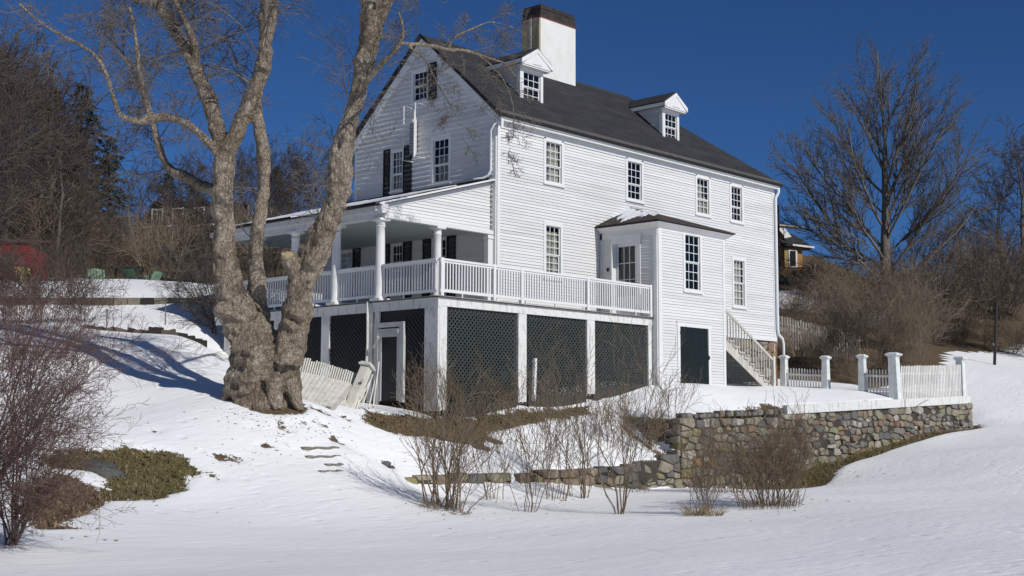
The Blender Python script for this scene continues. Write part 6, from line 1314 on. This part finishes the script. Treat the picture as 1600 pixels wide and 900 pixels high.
red_m = mat('barn_red_boards', (.22, .018, .02), .8, (.15, .014, .016), 3., .004, 14.)
p = at(-34, 442, 60); p[2] = at(0, 440, 60)[2]; shd = empty('red_shed', p, 'small red board shed behind the twigs at the far left', 'shed'); shd.rotation_euler = (0, 0, YAW-1.57)
x = -2.2
while x < 2.3: mb = MB(); mb.box(x, x+.19, 0, .04, -.3, 1.95-.04*(x+2.2)+rnd.uniform(-.005, .005)); local('wall_board', mb, red_m, shd); x += .2
mb = MB(); mb.box(-2.2, 2.3, .045, 2.4, -.3, 1.6); local('shed_body', mb, red_m, shd)
mb = MB(); mb.hexa([(-2.4, -.15, 1.97), (2.42, -.15, 1.79), (2.42, 2.6, 2.2), (-2.4, 2.6, 2.4), (-2.4, -.15, 2.03), (2.42, -.15, 1.85), (2.42, 2.6, 2.26), (-2.4, 2.6, 2.46)]); local('roof', mb, mat('shed_roof', (.09, .05, .045), .9), shd)
mb = MB(); mb.box(1.0, 1.5, -.03, .0, .6, 1.25); local('window', mb, void, shd)
mb = MB(); mb.box(.94, 1.0, -.04, .0, .55, 1.3); mb.box(1.5, 1.56, -.04, 0, .55, 1.3); local('window_frame', mb, red_m, shd)
mb = MB(); mb.box(-1.3, -.5, -.03, 0, -.3, 1.5); local('door', mb, mat('brown_door', (.12, .055, .02), .8), shd)
# ------------------------------------------------------------ large grey house behind trees at the left
gh = empty('grey_shingled_house', at(275, 430, 96), 'large grey house with white-trimmed dormers and an arched porch, half hidden by trees', 'house'); gh.rotation_euler = (0, 0, YAW-1.57-.25)
gw = mat('grey_shingle_wall', (.11, .105, .095), .9, (.08, .076, .07), 3.); wtr = mat('far_white_trim', (.85, .85, .83), .7)
mb = MB(); mb.box(-3.2, 4.0, 0, 5, -2, 3.6); local('wall', mb, gw, gh)
mb = MB(); mb.poly_prism([(-3.4, -.3, 3.6), (4.2, -.3, 3.6), (4.2, 2.5, 5.6), (-3.4, 2.5, 5.6)], (0, 0, .15)); mb.poly_prism([(-3.4, 5.3, 3.6), (4.2, 5.3, 3.6), (4.2, 2.5, 5.6), (-3.4, 2.5, 5.6)], (0, 0, .15)); local('roof', mb, roof_m, gh)
for k, x in enumerate((-2.4, -.7, 1.0)):
    mb = MB(); mb.box(x, x+1.1, .3, 2.4, 3.9, 5.2); q = local('dormer', mb, gw, gh); mb = MB(); mb.box(x+.08, x+.16, .24, .30, 4.0, 5.1); mb.box(x+.94, x+1.02, .24, .30, 4.0, 5.1); mb.box(x+.2, x+.9, .25, .29, 4.95, 5.05); mb.box(x+.52, x+.56, .25, .29, 4.1, 4.95); local('window_trim', mb, wtr, q)
    mb = MB(); mb.poly_prism([(x-.1, .2, 5.2), (x+1.2, .2, 5.2), (x+.55, .2, 5.75)], (0, 2.2, 0)); local('dormer_roof', mb, roof_m, q)
mb = MB(); mb.box(-3.4, 4.3, -.4, -.3, 3.55, 3.68); mb.box(-2.8, 4.4, -1.5, -1.4, 1.6, 1.72); local('eave_trim', mb, wtr, gh)
mb = MB(); mb.box(-2.8, 4.3, -1.5, 0, 1.7, 1.8); local('porch_roof', mb, snow_thin, gh)
mb = MB(); pts = [(.0+1.3*(1-math.cos(t)), -1.35, .25+.95*math.sin(t)) for t in np.linspace(0, math.pi, 13)]; mb.tube(pts, .05, 5); local('porch_arch', mb, wtr, gh)
for x in (-2.6, -.9, .0, .9, 1.7, 2.6, 4.1): mb = MB(); mb.box(x, x+.09, -1.42, -1.33, -1.5, 1.6 if x not in (.9, 1.7) else 1.1); local('porch_post', mb, wtr, gh)
for x in (-2.2, -1., .9, 2.2, 3.2): mb = MB(); mb.box(x, x+.6, -.04, -.0, 2.1, 3.2); q = local('window', mb, void, gh); mb = MB(); mb.box(x-.06, x, -.06, 0, 2.05, 3.25); mb.box(x+.6, x+.66, -.06, 0, 2.05, 3.25); local('window_frame', mb, wtr, q)
# ------------------------------------------------------------ tan house right, poles, wires, far picket fence
th = empty('tan_shingled_house', at(1226, 428, 100), 'tan shingled house with white trimmed gable, window and wooden deck, just past the main house', 'house'); th.rotation_euler = (0, 0, YAW-1.57)
tanw = mat('tan_shingle_wall', (.52, .29, .12), .85, (.42, .22, .09), 2., .01, 10.); tany = mat('yellow_insulation_wall', (.38, .29, .12), .85)
mb = MB(); mb.box(-2.6, .0, .2, 4, -2.5, 3.6); local('wall', mb, tanw, th)
mb = MB(); mb.box(-.02, 1.0, -.2, 3.5, .2, 2.05); mb.box(1.0, 1.35, -.1, 3.4, .2, 2.0); wl2 = local('front_wall', mb, tanw, th)
for k in range(17):
    mb = MB(); mb.box(-2.6, -.02, .165, .2, .0+k*.21, .20+k*.21); local('shingle_course', mb, tanw, th)
mb = MB(); mb.box(-.02, .32, -.22, -.2, .3, 2.0); local('yellow_wall_panel', mb, tany, th)
mb = MB(); mb.hexa([(-.1, -.5, 2.1), (2.15, -.5, 1.95), (2.15, 1.5, 2.0), (-.1, 1.5, 2.1), (-.3, -.45, 2.35), (2.0, -.45, 2.1), (1.2, 1.5, 3.2), (-.1, 1.5, 3.7)]); local('lower_roof', mb, roof_m, th)
mb = MB(); mb.bar((.55, -.53, 2.18), (2.2, -.53, 1.98), .05, .14); local('eave_board', mb, wtr, th)
mb = MB(); mb.poly_prism([(-1.5, -.1, 5.2), (.25, -.1, 2.9), (.2, -.1, 2.7), (-1.6, -.1, 4.9)], (0, .15, 0)); mb.poly_prism([(.0, -.15, 3.6), (.55, -.15, 2.85), (.0, -.15, 2.75)], (0, .1, 0)); local('gable_rake', mb, wtr, th)
mb = MB(); mb.poly_prism([(-3, .1, 5.6), (.3, .1, 2.9), (.3, 4, 2.9), (-3, 4, 5.6)], (0, 0, .12)); local('roof', mb, mat('rust_edge_roof', (.12, .05, .035), .8), th)
mb = MB(); mb.box(.34, .84, -.23, -.2, .55, 1.75); wq = local('window', mb, void, th); mb = MB()
for q in [(.28, .36, .45, 1.85), (.82, .92, .45, 1.85)]: mb.box(q[0], q[1], -.27, -.2, q[2], q[3])
mb.box(.36, .82, -.27, -.2, 1.75, 1.85); mb.box(.36, .82, -.27, -.2, .45, .55); local('window_frame', mb, wtr, wq)
for k in range(7): mb = MB(); mb.box(-2.6, 1.95, -1.5, -1.42, -.95+k*.19, -.79+k*.19); local('deck_board', mb, mat('brown_deck', (.09, .05, .03), .85, (.13, .075, .045), 4.), th)
mb = MB(); mb.box(1.90, 2.06, -1.56, -1.4, -1.1, .62); mb.box(2.06, 2.6, -1.5, -1.4, -.25, -.12); local('deck_post', mb, mat('pale_post', (.5, .47, .40), .8), th)
mb = MB(); mb.bar((-1.4, -1.8, 3.5), (1.05, -1.8, 3.28), .9, .10); local('canopy', mb, mat('pale_post', (.5, .47, .4)), th)
mb = MB(); mb.hexa([(-2.8, -2.2, -1.45), (2.4, -2.2, -1.75), (2.4, -1.5, -1.5), (-2.8, -1.5, -1.2), (-2.8, -2.2, -1.3), (2.4, -2.2, -1.6), (2.4, -1.5, -1.35), (-2.8, -1.5, -1.05)]); local('snowy_step', mb, snow_thin, th)
pole_m = mat('dark_pole', (.035, .030, .028), .8)
p0, p1 = at(1217, 440, 93), at(1217, 318, 93); mb = MB(); mb.tube([p0, (p0[0], p0[1], p1[2])], [.15, .12], 8); tag(mb.build('utility_pole', pole_m), 'dark utility pole rising beside the tan house', 'pole')
p0, p1 = at(1553, 572, 72), at(1557, 472, 72); po = empty('dark_post', p0, 'tall dark post with a white band standing in the snow at the right', 'post')
mb = MB(); mb.tube([p0-(0, 0, .5), p1], [.09, .085], 8); mb.build('shaft', pole_m, po); mb = MB(); c_ = p0+(p1-p0)*.32; mb.tube([c_, c_+(0, 0, .14)], .10, 8); mb.build('band', white, po)
def wire(a, c, sag, lab):
    n = 14; pts = [a+(c-a)*k/n-np.array((0, 0, sag*4*(k/n)*(1-k/n))) for k in range(n+1)]; mb = MB(); mb.tube(pts, .022, 4); tag(mb.build('overhead_wire', pole_m), lab, 'wire', 'overhead wires')
wire(at(1217, 378, 93), at(1660, 470, 80), .4, 'upper thin overhead wire running right from the utility pole'); wire(at(1217, 402, 93), at(1660, 475, 84), .8, 'lower thin overhead wire running right behind the thicket')
wire(at(560, 405, 60), at(1217, 350, 93), .2, 'overhead wire behind the house reaching the utility pole') if False else None
ff_ = empty('far_picket_fence', at(1250, 535, 62), 'weathered picket fence climbing the bank just behind the house corner', 'fence')
a, c = at(1208, 532, 60), at(1345, 560, 63)
for k in range(34):
    t = (k+.5)/34; p = a+(c-a)*t; h = 1.22*(1-.1*t); mb = MB(); mb.bar((p[0], p[1], p[2]-.2), (p[0]+rnd.uniform(-.02, .02), p[1], p[2]+h+rnd.uniform(-.03, .03)), .075, .02, up=(-.5, -.8, 0)); mb.build('picket', mat('greyed_old_picket', (.36, .34, .31), .85, (.20, .18, .16), 5., stretch=(1, 1, .4)), ff_)
for f in (.25, .9): mb = MB(); mb.bar(a+(.05, .05, f), c+(.05, .05, f*.9), .04, .07); mb.build('fence_rail', grey_wood, ff_)
for i, (px, py, d, s) in enumerate([(1470, 545, 78, .42), (1500, 548, 80, .4), (1535, 540, 80, .5), (1580, 545, 79, .5), (1610, 548, 78, .55), (1450, 530, 84, .6), (1300, 585, 60, .42), (1335, 590, 59, .38), (1265, 580, 60, .4), (1385, 575, 62, .4), (1420, 568, 64, .45), (1240, 548, 63.5, .5), (1320, 560, 64, .6), (1228, 515, 69, .5), (1252, 510, 72, .55), (1280, 505, 74, .55), (1236, 485, 79, .5), (1262, 478, 82, .55), (1290, 480, 84, .6), (1245, 462, 93, .5), (1275, 458, 94, .55)]):
    put_brush((brush_brn+brush_tan)[i % 4], px, py, d, s, nth(i, [1470, 1500, 1535, 1580, 1610, 1450, 1300, 1335, 1265, 1385, 1420, 1240, 1320, 1228, 1252, 1280, 1236, 1262, 1290, 1245, 1275])+' from the left of the low brown scrub clumps below the brush bank', 'low scrub below the brush bank', onground=True)
# blades of grass and dead leaves standing in the thawed patches
R_ = np.random.default_rng(77); bl_v = {'g': [], 'l': []}; bl_f = {'g': [], 'l': []}
for poly, g_ in patches[:6]:
    pp = np.array(poly)[:, :2]; lo, hi = pp.min(0), pp.max(0); n_ = int(min(5200, (hi-lo).prod()*260)); q_ = R_.uniform(lo, hi, (n_, 2)); sdv = inpoly(q_[:, 0], q_[:, 1], poly); q_ = q_[sdv > -.06]; zz = height(q_[:, 0], q_[:, 1])-.07
    for (x, y), z in zip(q_, zz):
        k = 'g' if R_.uniform() < g_ else 'l'; a = R_.uniform(0, 6.283); h = R_.uniform(.012, .045); wv = np.array((math.cos(a), math.sin(a), 0))*R_.uniform(.012, .03); t = R_.normal(0, .03, 3); c = np.array((x, y, z)); b0 = len(bl_v[k])
        bl_v[k] += [c-wv, c+wv, c+t+wv*.4+(0, 0, h), c+t-wv*.4+(0, 0, h)]; bl_f[k].append((b0, b0+1, b0+2, b0+3))
tag(link('short_grass', np_mesh('short_grass', np.array(bl_v['g']), np.array(bl_f['g']), mat('olive_grass', (.10, .088, .032), .9, (.19, .15, .075), 3.), smooth=False)), 'short olive grass standing in the thawed patches', 'grass', None, 'stuff')
tag(link('dead_leaves', np_mesh('dead_leaves', np.array(bl_v['l']), np.array(bl_f['l']), mat('dead_leaf', (.12, .08, .05), .9, (.24, .17, .11), 3.), smooth=False)), 'brown dead leaves and stalks in the thawed patches', 'leaf litter', None, 'stuff')
R_ = np.random.default_rng(91); dv, df = [], []
def scat(px, py, rx, ry, n_, sz=.03):
    for _ in range(n_):
        g_ = ground(px+R_.normal(0, rx), py+R_.normal(0, ry), 12., 60.); a = R_.uniform(0, 6.283); l_ = sz*R_.uniform(.4, 1.8); u_ = np.array((math.cos(a), math.sin(a), R_.uniform(-.1, .3)))*l_; v_ = np.array((-math.sin(a), math.cos(a), 0))*l_*R_.uniform(.12, .6); c = g_+(0, 0, .012); b0 = len(dv)
        dv.extend([c-v_, c+u_, c+v_+(0, 0, l_*.3), c-u_]); df.append((b0, b0+1, b0+2, b0+3))
scat(470, 672, 45, 16, 130); scat(380, 712, 45, 16, 60); scat(690, 800, 35, 8, 70); scat(860, 785, 60, 10, 80); scat(1180, 790, 60, 8, 90); scat(600, 690, 60, 18, 50); scat(400, 650, 60, 8, 90); scat(1300, 745, 40, 10, 50); scat(300, 780, 90, 25, 25, .02); scat(120, 800, 60, 25, 60); scat(60, 620, 60, 50, 50)
tag(link('snow_debris', np_mesh('snow_debris', np.array(dv), np.array(df), mat('dead_leaf', (.12, .08, .05)), smooth=False)), 'scattered leaf and twig bits lying on the snow', 'debris', None, 'stuff')
